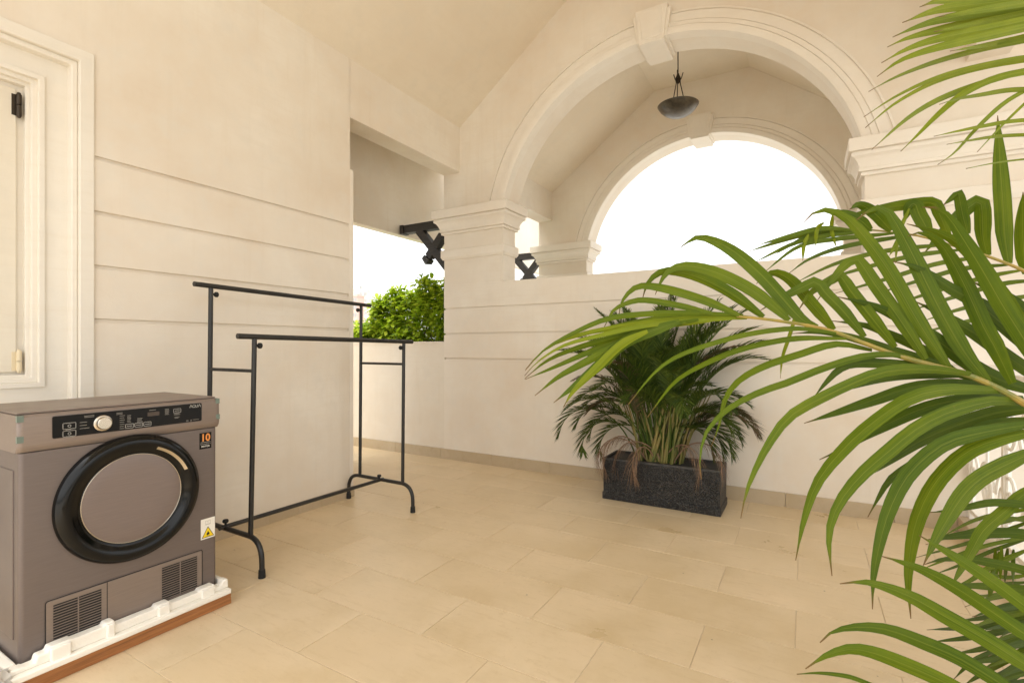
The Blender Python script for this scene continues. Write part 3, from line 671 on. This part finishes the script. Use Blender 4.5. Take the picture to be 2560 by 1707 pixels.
def frond_mesh(path, leaf_from, nl, L0, wd, rnd, droop=.25, spread=55, rr=.006, up=.35, ylim=None):
    """rachis tube plus paired narrow leaflets"""
    mb = MB(); n = len(path)-1
    mb.tube(path, [rr*(1-.8*i/n)+.0008 for i in range(n+1)], 5)
    for i in range(nl):
        s = leaf_from + (1-leaf_from)*(i/(nl-1)); fi = s*n; a = min(n-1, int(fi)); p = path[a].lerp(path[a+1], fi-a)
        t = (path[min(n, a+1)] - path[max(0, a)]).normalized(); q = (s-leaf_from)/(1-leaf_from)
        side = t.cross(UP); side = side.normalized() if side.length > .05 else Vector((1,0,0)); nrm = side.cross(t).normalized()
        for sg_ in (1, -1):
            L = L0*(.50 + .62*math.sin(math.pi*(.12+.80*q)))*rnd.uniform(.82, 1.12)*(1-.35*q**4)
            an = R_(spread*(1-.55*q) + rnd.uniform(-8, 8))
            d = (t*math.cos(an) + (side*sg_*.9 + nrm*up).normalized()*math.sin(an)).normalized()
            p1 = p + d*L*.5 + Vector((0,0,-1))*L*droop*.22; p2 = p + d*L*.93 + Vector((0,0,-1))*L*droop + Vector((rnd.uniform(-.01,.01),)*3)
            wv = d.cross(nrm).normalized()*wd*.5; mn = nrm*wd*.16
            mb.add([p - wv*.4, p + wv*.4, p1 - wv + mn, p1 - mn, p1 + wv + mn, p2], [(0,2,3), (0,3,1), (1,3,4), (2,5,3), (3,5,4)])
    if ylim is not None: mb.v = [(x, y if y < ylim-.06 else ylim - .06 + .05*math.tanh((y-ylim+.06)/.2), z) for x, y, z in mb.v]
    return mb
def arch_path(o, az, el, L, bend, n=16, ys=1.0):
    p = Vector(o); e = R_(el); pts = [p.copy()]
    for k in range(n):
        e -= R_(bend)/n*(.35 + 1.3*k/n)
        p = p + Vector((math.cos(az)*math.cos(e), math.sin(az)*math.cos(e)*ys, math.sin(e)))*(L/n); pts.append(p.copy())
    return pts
rnd = random.Random(21)
T = thing('palm_plant', 'bushy green palm with browning fronds growing in the black planter box', 'palm')
for k_ in range(15):                                # canes
    x = -.955 + rnd.uniform(-.14, .12); y = 3.95 + rnd.uniform(-.07, .06)
    ln = rnd.uniform(-.20, .20); MB().tube(crv([(x, y, .285), (x+ln*.35, y, .50), (x+ln, y+rnd.uniform(-.03,.02), .86)], 8), [.017,.016,.014,.012,.011,.010,.009,.008,.006], 8).build('cane', M['cane'], T, smooth=True)
for k_ in range(34):                                # slim yellowish stems
    x = -.955 + rnd.uniform(-.17, .15); y = 3.95 + rnd.uniform(-.09, .05); ln = (x+.955)*1.1 + rnd.uniform(-.10, .10)
    MB().tube(crv([(x, y, .285), (x+ln*.3, y, .52), (x+ln, y+rnd.uniform(-.03,.02), rnd.uniform(.82, 1.0))], 8), [.0075,.0072,.0068,.0064,.006,.0055,.005,.0045,.004], 6).build('stem', M['stem'], T, smooth=True)
specs = []
for k_ in range(58):                                # upright green fronds
    az = R_(rnd.uniform(0, 360)); lean = rnd.random()
    specs.append((az, 90 - 12*lean, rnd.uniform(.95, 1.42), 15 + 62*lean + rnd.uniform(0, 25), 'frond', 1))
for az, el, L, bd in ((178, 76, .98, 140), (196, 74, .98, 155), (165, 78, 1.08, 125), (205, 70, .90, 165), (188, 68, .86, 170), (172, 72, .92, 160), (182, 80, 1.05, 118),
                      (8, 78, .90, 140), (-14, 74, .86, 155), (20, 78, .94, 130), (-4, 70, .80, 155), (2, 72, .82, 165), (4, 80, 1.0, 118),
                      (250, 80, 1.1, 110), (285, 78, 1.12, 118), (-30, 70, 1.0, 115), (215, 72, 1.05, 112), (268, 84, 1.25, 95), (232, 80, 1.2, 110), (310, 80, 1.1, 112)):
    specs.append((R_(az), el + rnd.uniform(-3, 3), L*rnd.uniform(.95, 1.05), bd + rnd.uniform(-8, 8), 'frond', 1))
for az, el, L, bd in ((200, 76, .95, 120), (20, 76, .9, 120), (170, 80, 1.1, 100), (-20, 70, .95, 120), (0, 84, 1.2, 75), (262, 84, 1.0, 70)): specs.append((R_(az), el, L, bd, 'browning_frond', 2))
for az, el, L, bd in ((215, 60, .72, 185), (232, 62, .76, 190), (248, 60, .60, 205), (-30, 62, .66, 190), (-15, 64, .70, 185), (205, 60, .66, 190)):
    specs.append((R_(az), el, L, bd, 'dead_frond', 3))
for az, el, L, bd, nm, kd in specs:
    o_ = (-.955 + rnd.uniform(-.15, .13) + .05*math.cos(az), 3.95 + rnd.uniform(-.06, .05), .30)
    ys = .42 if math.sin(az) > 0 else .60
    pth = [Vector((-.985 + (p.x+.955)*(.90 if p.x < -.955 else .82), p.y, p.z)) for p in arch_path(o_, az, el, L, bd, 16, ys)]
    mm = {1: M['frond'], 2: M['frond_mixed'], 3: M['frond_dead']}[kd]
    mb = frond_mesh(pth, (.46 if kd == 1 else .40) if kd < 3 else .35, 66 if kd < 3 else 34, .180 if kd < 3 else .14, .0092 if kd < 3 else .0036, rnd, .16 if kd == 1 else (.3 if kd == 2 else .75), 52 if kd < 3 else 42, .0058, .38 if kd < 3 else 0, YB)
    mb.build(nm, mm, T)

# --- large palm beside the camera: leaflets laid out along measured curves
def Z(x0, y0, sc): return lambda p: (x0 + p[0]*sc, y0 + p[1]*sc), sc
RG = {1: (1300, 480, 700/2195), 2: (1900, 480, 660/2070), 3: (1860, 900, 700/2195), 4: (1900, 1250, 660/2265), 5: (2080, 0, 480/1792)}
def leaflet(reg, wpx, d0, d1, pts, m, parent, rnd, name='leaflet'):
    x0, y0, sc = RG[reg]; n = 18
    P2 = crv([(x0+p[0]*sc, y0+p[1]*sc, 0) for p in pts], n); wv = wpx*sc*1.07
    tw0 = rnd.uniform(-.35, .35); tw1 = tw0 + rnd.uniform(-.45, .45); bow = rnd.uniform(.0, .05)
    P = []
    for i, p in enumerate(P2):
        t = i/n; P.append(at(p.x, p.y, d0 + (d1-d0)*t + bow*math.sin(math.pi*t)))
    mb = MB(); mb.uv = []; ac = 5
    for i in range(n+1):
        t = i/n; tg = (P[min(n, i+1)] - P[max(0, i-1)]).normalized(); vw = (P[i] - Vector((0,0,CAMH))); dp = vw.dot(FW); vw.normalize()
        sd = tg.cross(vw); sd = sd.normalized() if sd.length > .01 else UP.copy(); nm = sd.cross(tg).normalized()
        an = tw0 + (tw1-tw0)*t; s2 = sd*math.cos(an) + nm*math.sin(an); n2 = nm*math.cos(an) - sd*math.sin(an)
        f = (.42 + .58*min(1, t/.22)**.8) * (1 - max(0, (t-.45)/.55)**1.9)*(1 if t < .93 else max(.25, (1-t)/.07))
        wm = max(.0008, wv*f*dp/FPX*.5/max(.75, math.cos(an)))
        for j in range(ac):
            c = -1 + 2*j/(ac-1); fold = (abs(c)*.20 - .10)*wm + (.05*wm if abs(c) == .5 else 0)
            mb.v.append(tuple(P[i] + s2*c*wm + n2*fold)); mb.uv.append((j/(ac-1), t))
    mb.f = [(i*ac+j, i*ac+j+1, (i+1)*ac+j+1, (i+1)*ac+j) for i in range(n) for j in range(ac-1)]
    return mb.build(name, m, parent, smooth='full')
def frond_root(T, pts, rad, name='frond'):
    """pts: (u, v, depth) or world Vectors"""
    P = [p if isinstance(p, Vector) else at(*p) for p in pts]; c = crv(P, 40)
    return MB().tube(c, [rad[0] + (rad[1]-rad[0])*i/40 for i in range(41)], 8).build(name, M['rachis'], T, smooth=True)
BASE = Vector((.655, 1.47, .30)); rnd = random.Random(4)
planter('black square planter holding the large palm beside the balustrade', .46, .845, 1.27, 1.66, .33)
PB = thing('potted_palm', 'large areca palm with long glossy leaflets reaching in front of the white balustrade', 'palm')
canes = {}
for nm_, off, top in (('a', (0,0), (.62, 1.36, .72)), ('b', (.06,-.05), (.66, 1.22, .42)), ('c', (.02,.07), (.60, 1.60, .85)), ('d', (-.04,-.04), (.70, 1.40, 1.30)), ('e', (.03,.04), (.58, 1.68, .55))):
    P = [BASE + Vector((off[0], off[1], -.02)), BASE + Vector((off[0]*1.4, off[1]*1.4, .18)), Vector(top)]
    MB().tube(crv(P, 10), [.022 - .0010*i for i in range(11)], 10).build('cane', M['cane'], PB, smooth=True); canes[nm_] = Vector(top)
# frond A: the big one crossing the picture
FA = frond_root(PB, [canes['a'], (2720, 1110, 1.02), (2560, 1008, 1.03), (2490, 968, 1.04), (2410, 934, 1.05), (2346, 917, 1.06), (2244, 889, 1.08), (2161, 858, 1.09), (2091, 831, 1.11), (2027, 815, 1.12), (1973, 806, 1.13), (1900, 796, 1.14), (1842, 791, 1.15)], (.010, .0028))
for w_, p in ((45, ((1520,955),(1250,890),(1000,848),(870,860),(740,920),(690,1000),(650,1080))), (62, ((1720,965),(1450,850),(1150,760),(950,735),(850,790),(790,880),(778,960))),
              (78, ((1910,980),(1650,790),(1380,660),(1150,620),(1040,670),(990,740),(960,840))), (86, ((2110,1005),(1850,790),(1560,640),(1320,580),(1180,610),(1110,690),(1060,805))),
              (98, ((2330,1060),(2195,985),(1900,660),(1650,450),(1430,355),(1330,385),(1250,440)))): leaflet(1, w_, 1.14, 1.26, p, M['palm'], FA, rnd)
for w_, d0, d1, p in ((84,1.12,1.24,((580,1080),(400,870),(250,700),(130,635),(60,650),(-30,720))), (80,1.11,1.22,((820,1135),(650,930),(520,800),(440,705),(330,750),(150,840),(0,930))),
              (84,1.09,1.2,((1060,1215),(850,950),(700,760),(640,668),(560,690),(400,790),(300,930))), (92,1.08,1.2,((1300,1310),(1100,1000),(900,720),(800,570),(740,525),(620,620),(450,850))),
              (100,1.07,1.2,((1480,1380),(1250,1030),(1000,600),(750,270),(600,160),(520,140),(420,165),(340,240))), (112,1.05,1.18,((1790,1490),(1600,1250),(1400,900),(1200,500),(1050,220),(960,122),(850,150),(750,225))),
              (122,1.02,1.13,((2300,1530),(2070,1150),(1900,880),(1750,620),(1600,380),(1480,200),(1380,125),(1270,120))), (112,1.04,1.16,((1980,1500),(1850,1230),(1750,1050),(1600,720),(1450,450),(1330,340),(1240,320),(1160,345))),
              (92,1.06,1.2,((2180,1400),(2000,960),(1800,680),(1600,440),(1400,320),(1150,250)))): leaflet(2, w_, d0, d1, p, M['palm'], FA, rnd)
for w_, p in ((100,((2350,1440),(2070,1180),(1850,960),(1600,800),(1480,720),(1380,660))), (104,((2250,1590),(1900,1480),(1650,1350),(1400,1170),(1100,990),(850,880),(600,820))), (92,((2300,1380),(1950,1080),(1700,870),(1500,760),(1250,600),(1040,545))),
              (66,((1600,1430),(1300,1320),(1000,1230),(750,1150),(500,1100),(250,1110))), (68,((1700,1480),(1500,1400),(1300,1250),(1000,1110),(800,1040),(560,1010))), (92,((2350,1560),(2000,1330),(1700,1120),(1450,970),(1200,850))),
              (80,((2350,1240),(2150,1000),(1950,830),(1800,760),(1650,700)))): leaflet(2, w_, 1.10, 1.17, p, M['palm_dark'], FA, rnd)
for w_, p in ((42,((1750,965),(1300,950),(1000,955),(700,990),(450,1090),(200,1230),(40,1400))), (40,((1780,990),(1400,990),(1100,1012),(800,1055),(500,1110),(250,1200),(100,1320),(45,1390))), (36,((1700,990),(1200,1020),(900,1060),(600,1130),(350,1200),(150,1320),(35,1440))),
              (46,((1400,1000),(1000,1085),(700,1150),(400,1240),(200,1330),(35,1465))), (46,((1300,1010),(950,1110),(750,1165),(500,1270),(250,1380),(40,1468))), (62,((1250,1010),(950,1130),(750,1210),(500,1340),(300,1450),(116,1596))),
              (88,((1250,1015),(850,1160),(650,1330),(450,1500),(263,1651))), (62,((1000,1090),(800,1190),(600,1380),(420,1560),(339,1687))), (36,((1500,1010),(1150,1050),(900,1140),(760,1270),(690,1380))), (38,((1850,985),(1500,965),(1200,975),(950,1010),(700,1060),(400,1130)))): leaflet(1, w_, 1.15, 1.20, p, M['palm_light'] if rnd.random() < .35 else M['palm'], FA, rnd)
for w_, p in ((38,((2480,1107),(2195,1070),(1900,1095),(1600,1160),(1250,1280),(1050,1420),(850,1662))), (42,((2560,1150),(2195,1145),(1900,1190),(1650,1260),(1400,1370),(1200,1500),(998,1766))),
              (52,((2760,1240),(2480,1190),(2195,1270),(1900,1370),(1700,1490),(1600,1640),(1560,1830),(1500,1990)))): leaflet(1, w_, 1.10, 1.02, p, M['palm'], FA, rnd)
for w_, p in ((52,((1290,1335),(1050,1275),(800,1290),(500,1380),(200,1500),(0,1568),(-250,1700),(-420,1880),(-470,2080),(-460,2250))),): leaflet(2, w_, 1.08, 1.0, p, M['palm'], FA, rnd)
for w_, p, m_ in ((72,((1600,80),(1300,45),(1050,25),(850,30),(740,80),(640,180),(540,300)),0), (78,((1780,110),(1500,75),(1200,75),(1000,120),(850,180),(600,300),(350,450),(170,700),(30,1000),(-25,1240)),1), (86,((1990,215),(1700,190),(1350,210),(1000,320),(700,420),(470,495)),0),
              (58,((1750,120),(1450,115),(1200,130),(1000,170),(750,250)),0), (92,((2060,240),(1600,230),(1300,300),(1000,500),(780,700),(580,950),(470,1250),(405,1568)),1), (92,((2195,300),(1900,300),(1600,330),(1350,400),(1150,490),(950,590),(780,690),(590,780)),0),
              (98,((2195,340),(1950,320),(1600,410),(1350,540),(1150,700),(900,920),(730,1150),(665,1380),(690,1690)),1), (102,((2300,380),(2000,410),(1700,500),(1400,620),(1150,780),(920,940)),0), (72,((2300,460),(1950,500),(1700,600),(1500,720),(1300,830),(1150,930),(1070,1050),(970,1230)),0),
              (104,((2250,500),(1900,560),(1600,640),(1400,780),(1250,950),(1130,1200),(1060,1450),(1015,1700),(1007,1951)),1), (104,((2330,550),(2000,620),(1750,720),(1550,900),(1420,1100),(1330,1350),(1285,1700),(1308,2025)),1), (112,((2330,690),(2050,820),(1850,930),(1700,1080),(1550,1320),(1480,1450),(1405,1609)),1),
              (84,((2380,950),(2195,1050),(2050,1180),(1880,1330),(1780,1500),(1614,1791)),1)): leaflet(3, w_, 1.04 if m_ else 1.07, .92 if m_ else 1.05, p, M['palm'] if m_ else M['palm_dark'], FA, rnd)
# frond B: low right
FB = frond_root(PB, [canes['b'], (2760, 1560, .80), (2720, 1640, .78), (2640, 1760, .77)], (.009, .004))
for w_, p in ((112,((2560,1330),(2265,1140),(2000,960),(1700,760),(1400,600),(1150,510),(1045,480))), (124,((2560,1590),(2265,1400),(1950,1200),(1600,1000),(1300,830),(1000,720),(850,700),(685,715))), (112,((2400,1800),(2050,1560),(1700,1350),(1400,1220),(1100,1110),(850,1085),(650,1115),(570,1165),(515,1220))),
              (112,((2050,1830),(1600,1568),(1200,1390),(950,1300),(780,1275),(620,1310),(500,1370),(390,1445))), (34,((1200,1690),(850,1540),(700,1500),(500,1480),(315,1490))), (100,((2560,1130),(2265,900),(2000,700),(1700,500),(1500,380),(1365,300)))): leaflet(4, w_, .78, .84, p, M['palm'], FB, rnd)
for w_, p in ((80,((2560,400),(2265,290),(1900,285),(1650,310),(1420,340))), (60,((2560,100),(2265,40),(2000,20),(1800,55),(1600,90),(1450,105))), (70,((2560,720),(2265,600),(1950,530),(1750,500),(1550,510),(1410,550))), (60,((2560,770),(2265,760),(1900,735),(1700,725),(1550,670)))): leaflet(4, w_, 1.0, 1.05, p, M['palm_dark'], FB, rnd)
# frond C: thin one in front of the pier
FC = frond_root(PB, [canes['c'], (2700, 780, 1.32), (2620, 715, 1.33), (2560, 677, 1.34), (2467, 640, 1.36), (2372, 611, 1.38), (2298, 590, 1.40), (2235, 582, 1.41), (2180, 575, 1.42), (2120, 574, 1.43)], (.008, .002))
for w_, p in ((96,((1785,500),(1750,350),(1745,200),(1735,95),(1690,80),(1550,200),(1400,350),(1280,490))), (98,((1950,560),(1920,350),(1905,100),(1890,-100),(1875,-350),(1863,-599))), (80,((1480,350),(1440,250),(1390,130),(1350,85),(1200,95),(900,140),(690,185))), (92,((1330,320),(1250,180),(1215,95),(1170,120),(1130,240))),
              (80,((1030,305),(900,170),(780,100),(700,140))), (70,((870,295),(780,220),(640,165),(550,180))), (70,((1630,330),(1590,180),(1560,30),(1545,20),(1430,110))), (100,((2090,640),(2065,400),(2060,200),(2062,0)))): leaflet(2, w_, 1.38, 1.44, p, M['palm'], FC, rnd)
for p in (((690,300),(380,330),(180,380),(-100,470)), ((880,300),(500,345),(250,410),(-60,560)), ((1050,325),(600,370),(300,430),(20,640)), ((1170,340),(700,420),(400,520),(210,650)), ((1480,410),(1000,460),(600,560),(260,720)), ((1600,450),(1200,500),(800,600),(430,710)), ((1780,505),(1400,560),(1000,680),(570,800)),
          ((1960,570),(1600,600),(1300,680),(900,800)), ((2070,610),(1800,660),(1400,770),(1000,900)), ((2200,690),(1900,720),(1500,830),(1150,940)), ((2260,790),(1900,850),(1600,910),(1250,1020)), ((2300,880),(1950,950),(1600,1020),(1200,1120)), ((720,298),(480,285),(250,340),(-30,420)), ((800,300),(560,310),(350,360),(100,500))): leaflet(2, 34, 1.39, 1.34, p, M['palm'], FC, rnd)
for p in (((500,240),(450,290),(435,430)), ((570,180),(562,300),(600,440)), ((380,330),(345,420),(335,540)), ((1170,130),(1090,330),(1060,560)), ((300,900),(230,1130),(175,1300),(160,1460)), ((1090,350),(1060,420),(1015,500))): leaflet(2, 26, 1.36, 1.33, p, M['palm_light'], FC, rnd)
# frond D: light fan at the top right
FD = frond_root(PB, [canes['d'], (2830, 420, 1.10), (2720, 240, 1.12), (2660, 60, 1.14), (2640, -80, 1.15)], (.009, .004))
for w_, p in ((110,((2150,-160),(1800,-90),(1400,-25),(1000,10),(815,70))), (92,((2150,-60),(1500,22),(1000,92),(655,215))), (82,((2150,20),(1500,100),(1000,190),(750,270),(565,350))), (82,((2150,80),(1500,180),(1000,280),(700,360),(515,443))), (78,((2150,120),(1500,260),(1000,360),(700,460),(460,590))),
              (72,((2150,180),(1500,325),(1000,440),(650,560),(420,718))), (46,((2150,320),(1500,440),(1000,570),(600,720),(340,858))), (38,((2150,480),(1500,590),(1000,720),(600,900),(295,1095))), (42,((2150,520),(1500,612),(1000,750),(600,960),(310,1195))), (52,((2150,590),(1850,650),(1400,780),(1000,930),(700,1110),(370,1400))),
              (58,((2150,620),(1600,710),(1250,860),(1000,1060),(800,1260),(640,1415))), (36,((2150,650),(1850,820),(1600,970),(1350,1200),(1150,1420),(985,1540))), (22,((2100,700),(1850,920),(1600,1160),(1355,1420))), (40,((2150,840),(1700,840),(1400,885),(1150,930),(1000,978))), (34,((2150,1105),(1700,1130),(1400,1180),(1150,1230),(950,1275))),
              (30,((2150,1250),(1600,1270),(1300,1310),(1070,1350))), (16,((2150,1450),(1600,1510),(1250,1575))), (60,((2150,-20),(1700,45),(1300,110),(1000,160))), (60,((2150,60),(1700,150),(1300,230),(950,300))), (50,((2150,260),(1700,370),(1400,430),(1100,480)))): leaflet(5, w_, 1.12, 1.06, p, M['palm_light'], FD, rnd)
# frond E: far low leaflets
FE = frond_root(PB, [canes['e'], (2700, 1380, 1.45), (2620, 1430, 1.5), (2590, 1500, 1.52)], (.006, .003))
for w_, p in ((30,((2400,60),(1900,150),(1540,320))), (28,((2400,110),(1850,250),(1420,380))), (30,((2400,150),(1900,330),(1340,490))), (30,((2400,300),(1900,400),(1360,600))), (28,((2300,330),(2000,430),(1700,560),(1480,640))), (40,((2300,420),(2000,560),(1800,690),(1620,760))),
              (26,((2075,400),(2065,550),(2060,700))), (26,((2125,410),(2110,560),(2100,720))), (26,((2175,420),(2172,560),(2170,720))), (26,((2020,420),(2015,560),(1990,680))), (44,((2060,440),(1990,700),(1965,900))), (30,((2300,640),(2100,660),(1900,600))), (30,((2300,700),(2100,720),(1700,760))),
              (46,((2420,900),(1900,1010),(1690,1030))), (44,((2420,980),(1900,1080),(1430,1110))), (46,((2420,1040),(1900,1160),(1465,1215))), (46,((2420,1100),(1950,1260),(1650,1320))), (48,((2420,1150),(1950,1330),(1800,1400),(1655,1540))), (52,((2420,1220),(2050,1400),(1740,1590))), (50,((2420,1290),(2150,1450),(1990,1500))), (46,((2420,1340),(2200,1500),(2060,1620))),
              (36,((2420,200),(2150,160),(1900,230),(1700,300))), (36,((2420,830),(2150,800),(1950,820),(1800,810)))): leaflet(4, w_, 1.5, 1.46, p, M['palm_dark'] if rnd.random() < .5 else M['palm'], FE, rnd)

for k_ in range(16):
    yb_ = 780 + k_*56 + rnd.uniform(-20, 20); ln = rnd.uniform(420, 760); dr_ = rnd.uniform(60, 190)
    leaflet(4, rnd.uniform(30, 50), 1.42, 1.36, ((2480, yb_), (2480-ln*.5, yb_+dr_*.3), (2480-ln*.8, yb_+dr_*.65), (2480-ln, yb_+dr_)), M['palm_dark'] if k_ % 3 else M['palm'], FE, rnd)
# --- hedge beyond the low parapet
random.seed(9); rnd = random.Random(9)
H = thing('hedge_shrub', 'bright green leafy hedge behind the low parapet', 'hedge')
tr_ = MB().box(-6.1, -3.45, 4.66, 5.60, -.30, .72).build('planting_trough', M['parapet'], None); tag(tr_, 'cream masonry trough holding the hedge behind the low parapet', 'planter')
lf = MB(); V = []
for i, (t, wv) in enumerate(((0, .10), (.3, .78), (.62, 1.0), (.86, .66), (1, .05))):
    for c in (-1, 0, 1): V.append((c*.021*wv, t*.085, (.007 if c else 0)*wv - .016*t*t))
lf.add(V, [(i*3+j, i*3+j+1, (i+1)*3+j+1, (i+1)*3+j) for i in range(4) for j in range(2)])
proto = lf.build('leaf', M['hedge'], H); LV = [Vector(v) for v in lf.v]; LF = lf.f
def top(x): 
    pts = ((-6.3, 1.25), (-5.75, 1.34), (-5.2, 1.56), (-4.95, 1.76), (-4.35, 1.92), (-3.3, 1.95))
    for (a, za), (b_, zb_) in zip(pts[:-1], pts[1:]):
        if x <= b_: return za + (zb_-za)*max(0, (x-a))/(b_-a)
    return pts[-1][1]
mb = MB(); front = []
def place(p, d, roll, sc):
    q = d.to_track_quat('Y', 'Z').to_matrix().to_4x4(); return Matrix.Translation(p) @ q @ Matrix.Rotation(roll, 4, 'Y') @ Matrix.Scale(sc, 4)
for k_ in range(2300):
    x = rnd.uniform(-6.1, -3.30); zt = top(x) + .07*math.sin(x*9) + .06*math.sin(x*23+1) - .13*max(0, -4.6-x)**1.5; 
    if rnd.random() < .62: y = rnd.uniform(4.72, 4.95); z = rnd.uniform(1.0, zt - .05)
    elif rnd.random() < .6: y = rnd.uniform(4.75, 5.5); z = zt - rnd.random()**2*.22
    else: y = rnd.uniform(4.9, 5.5); z = rnd.uniform(.9, zt-.1)
    y += .10*math.sin(x*6+z*5)*.6; y = max(4.66, y)
    ax = Vector((rnd.uniform(-.45,.45), rnd.uniform(-.95,.1), rnd.uniform(.25,1))).normalized(); ph = rnd.uniform(0, 6)
    a = ax.orthogonal().normalized(); b2 = ax.cross(a)
    for j in range(rnd.randint(5, 8)):
        th = ph + j*2.4; d = (a*math.cos(th) + b2*math.sin(th) + ax*rnd.uniform(.15, .7)).normalized()
        mt = place(Vector((x, y, z)) + d*.012, d, rnd.uniform(-.4,.4), rnd.uniform(.7, 1.25))
        if y < 4.86 and z > 1.28 and -5.7 < x < -3.7 and len(front) < 290 and rnd.random() < .16: front.append(mt)
        else: mb.add([mt @ v for v in LV], LF)
fo_ = mb.build('foliage', M['hedge'], H, smooth='full'); fo_['kind'] = 'stuff'
proto.matrix_world = front[0]
for mt in front[1:]: c = proto.copy(); COL.objects.link(c); c.parent = H; c.matrix_world = mt
for k_ in range(26):
    x = rnd.uniform(-6, -3.4); y = rnd.uniform(4.85, 5.4); zt = top(x)
    MB().tube(crv([(x, y, .68), (x+rnd.uniform(-.1,.1), y, 1.2), (x+rnd.uniform(-.25,.25), y+rnd.uniform(-.2,.1), zt-.12)], 6), [.018,.016,.014,.011,.009,.006,.004], 6).build('branch', M['twig'], H)

# --- far city seen past the hedge
random.seed(2)
def far(u, dist, wpx, vtop, col, kind, label, cat='building'):
    m_ = mat('far_wall', col, .8); wm = mat('far_glass', (.30, .32, .33), .4)
    c = at(u, HY, dist); W = wpx/FPX*dist; Ht = (HY - vtop)/FPX*dist + CAMH; t = thing(kind, label, cat, group='far city buildings')
    dpt = W*.9; x, y = c.x, c.y
    if kind == 'lattice_tower':
        for sx in (-1, 1):
            for sy in (-1, 1): MB().tube([(x+sx*W/2, y+sy*W/2, -7), (x+sx*W/2, y+sy*W/2, Ht)], W*.05, 5).build('leg', m_, t)
        nz = 7
        for i in range(nz):
            z0, z1 = -7 + (Ht+7)*i/nz, -7 + (Ht+7)*(i+1)/nz
            for sy in (-1, 1):
                MB().tube([(x-W/2, y+sy*W/2, z0), (x+W/2, y+sy*W/2, z1)], W*.035, 4).build('brace', m_, t); MB().tube([(x-W/2, y+sy*W/2, z1), (x+W/2, y+sy*W/2, z1)], W*.04, 4).build('strut', m_, t)
        return
    bx('wall', m_, t, x-W/2, x+W/2, y-dpt/2, y+dpt/2, -7, Ht); bx('roof', m_, t, x-W*.54, x+W*.54, y-dpt*.54, y+dpt*.54, Ht, Ht+dist*.002)
    bx('roof_tank', m_, t, x-W*.15, x+W*.2, y-dpt*.2, y+dpt*.2, Ht+dist*.002, Ht+dist*.006)
    nf = max(3, int((Ht+7)/6)); p0 = None
    for i in range(nf):
        for j in range(3):
            if p0 is None: p0 = bx('window', wm, t, -W*.10, W*.10, -.15, .15, 0, (Ht+7)/nf*.5); o = p0
            else: o = dup(p0, t)
            o.location = (x + (j-1)*W*.31, y-dpt/2-.02, -7 + (Ht+7)*(i+.3)/nf)
far(893, 420, 26, 742, (.62, .42, .36), 'far_building', 'squat pinkish building far beyond the hedge')
far(905, 500, 9, 712, (.72, .68, .62), 'far_tower', 'slim pale tower far beyond the hedge')
far(917, 470, 12, 728, (.70, .62, .55), 'far_tower', 'short wide pale tower far beyond the hedge')
far(928, 520, 10, 735, (.74, .70, .66), 'far_tower', 'off white tower beside the far lattice mast')
far(944, 450, 11, 722, (.50, .50, .50), 'lattice_tower', 'grey lattice mast standing far beyond the hedge', 'mast')
far(958, 480, 14, 745, (.74, .70, .64), 'far_building', 'low pale block farthest along the distant skyline')
far(880, 560, 12, 725, (.74, .72, .68), 'far_building', 'pale block half hidden by the grooved wall')
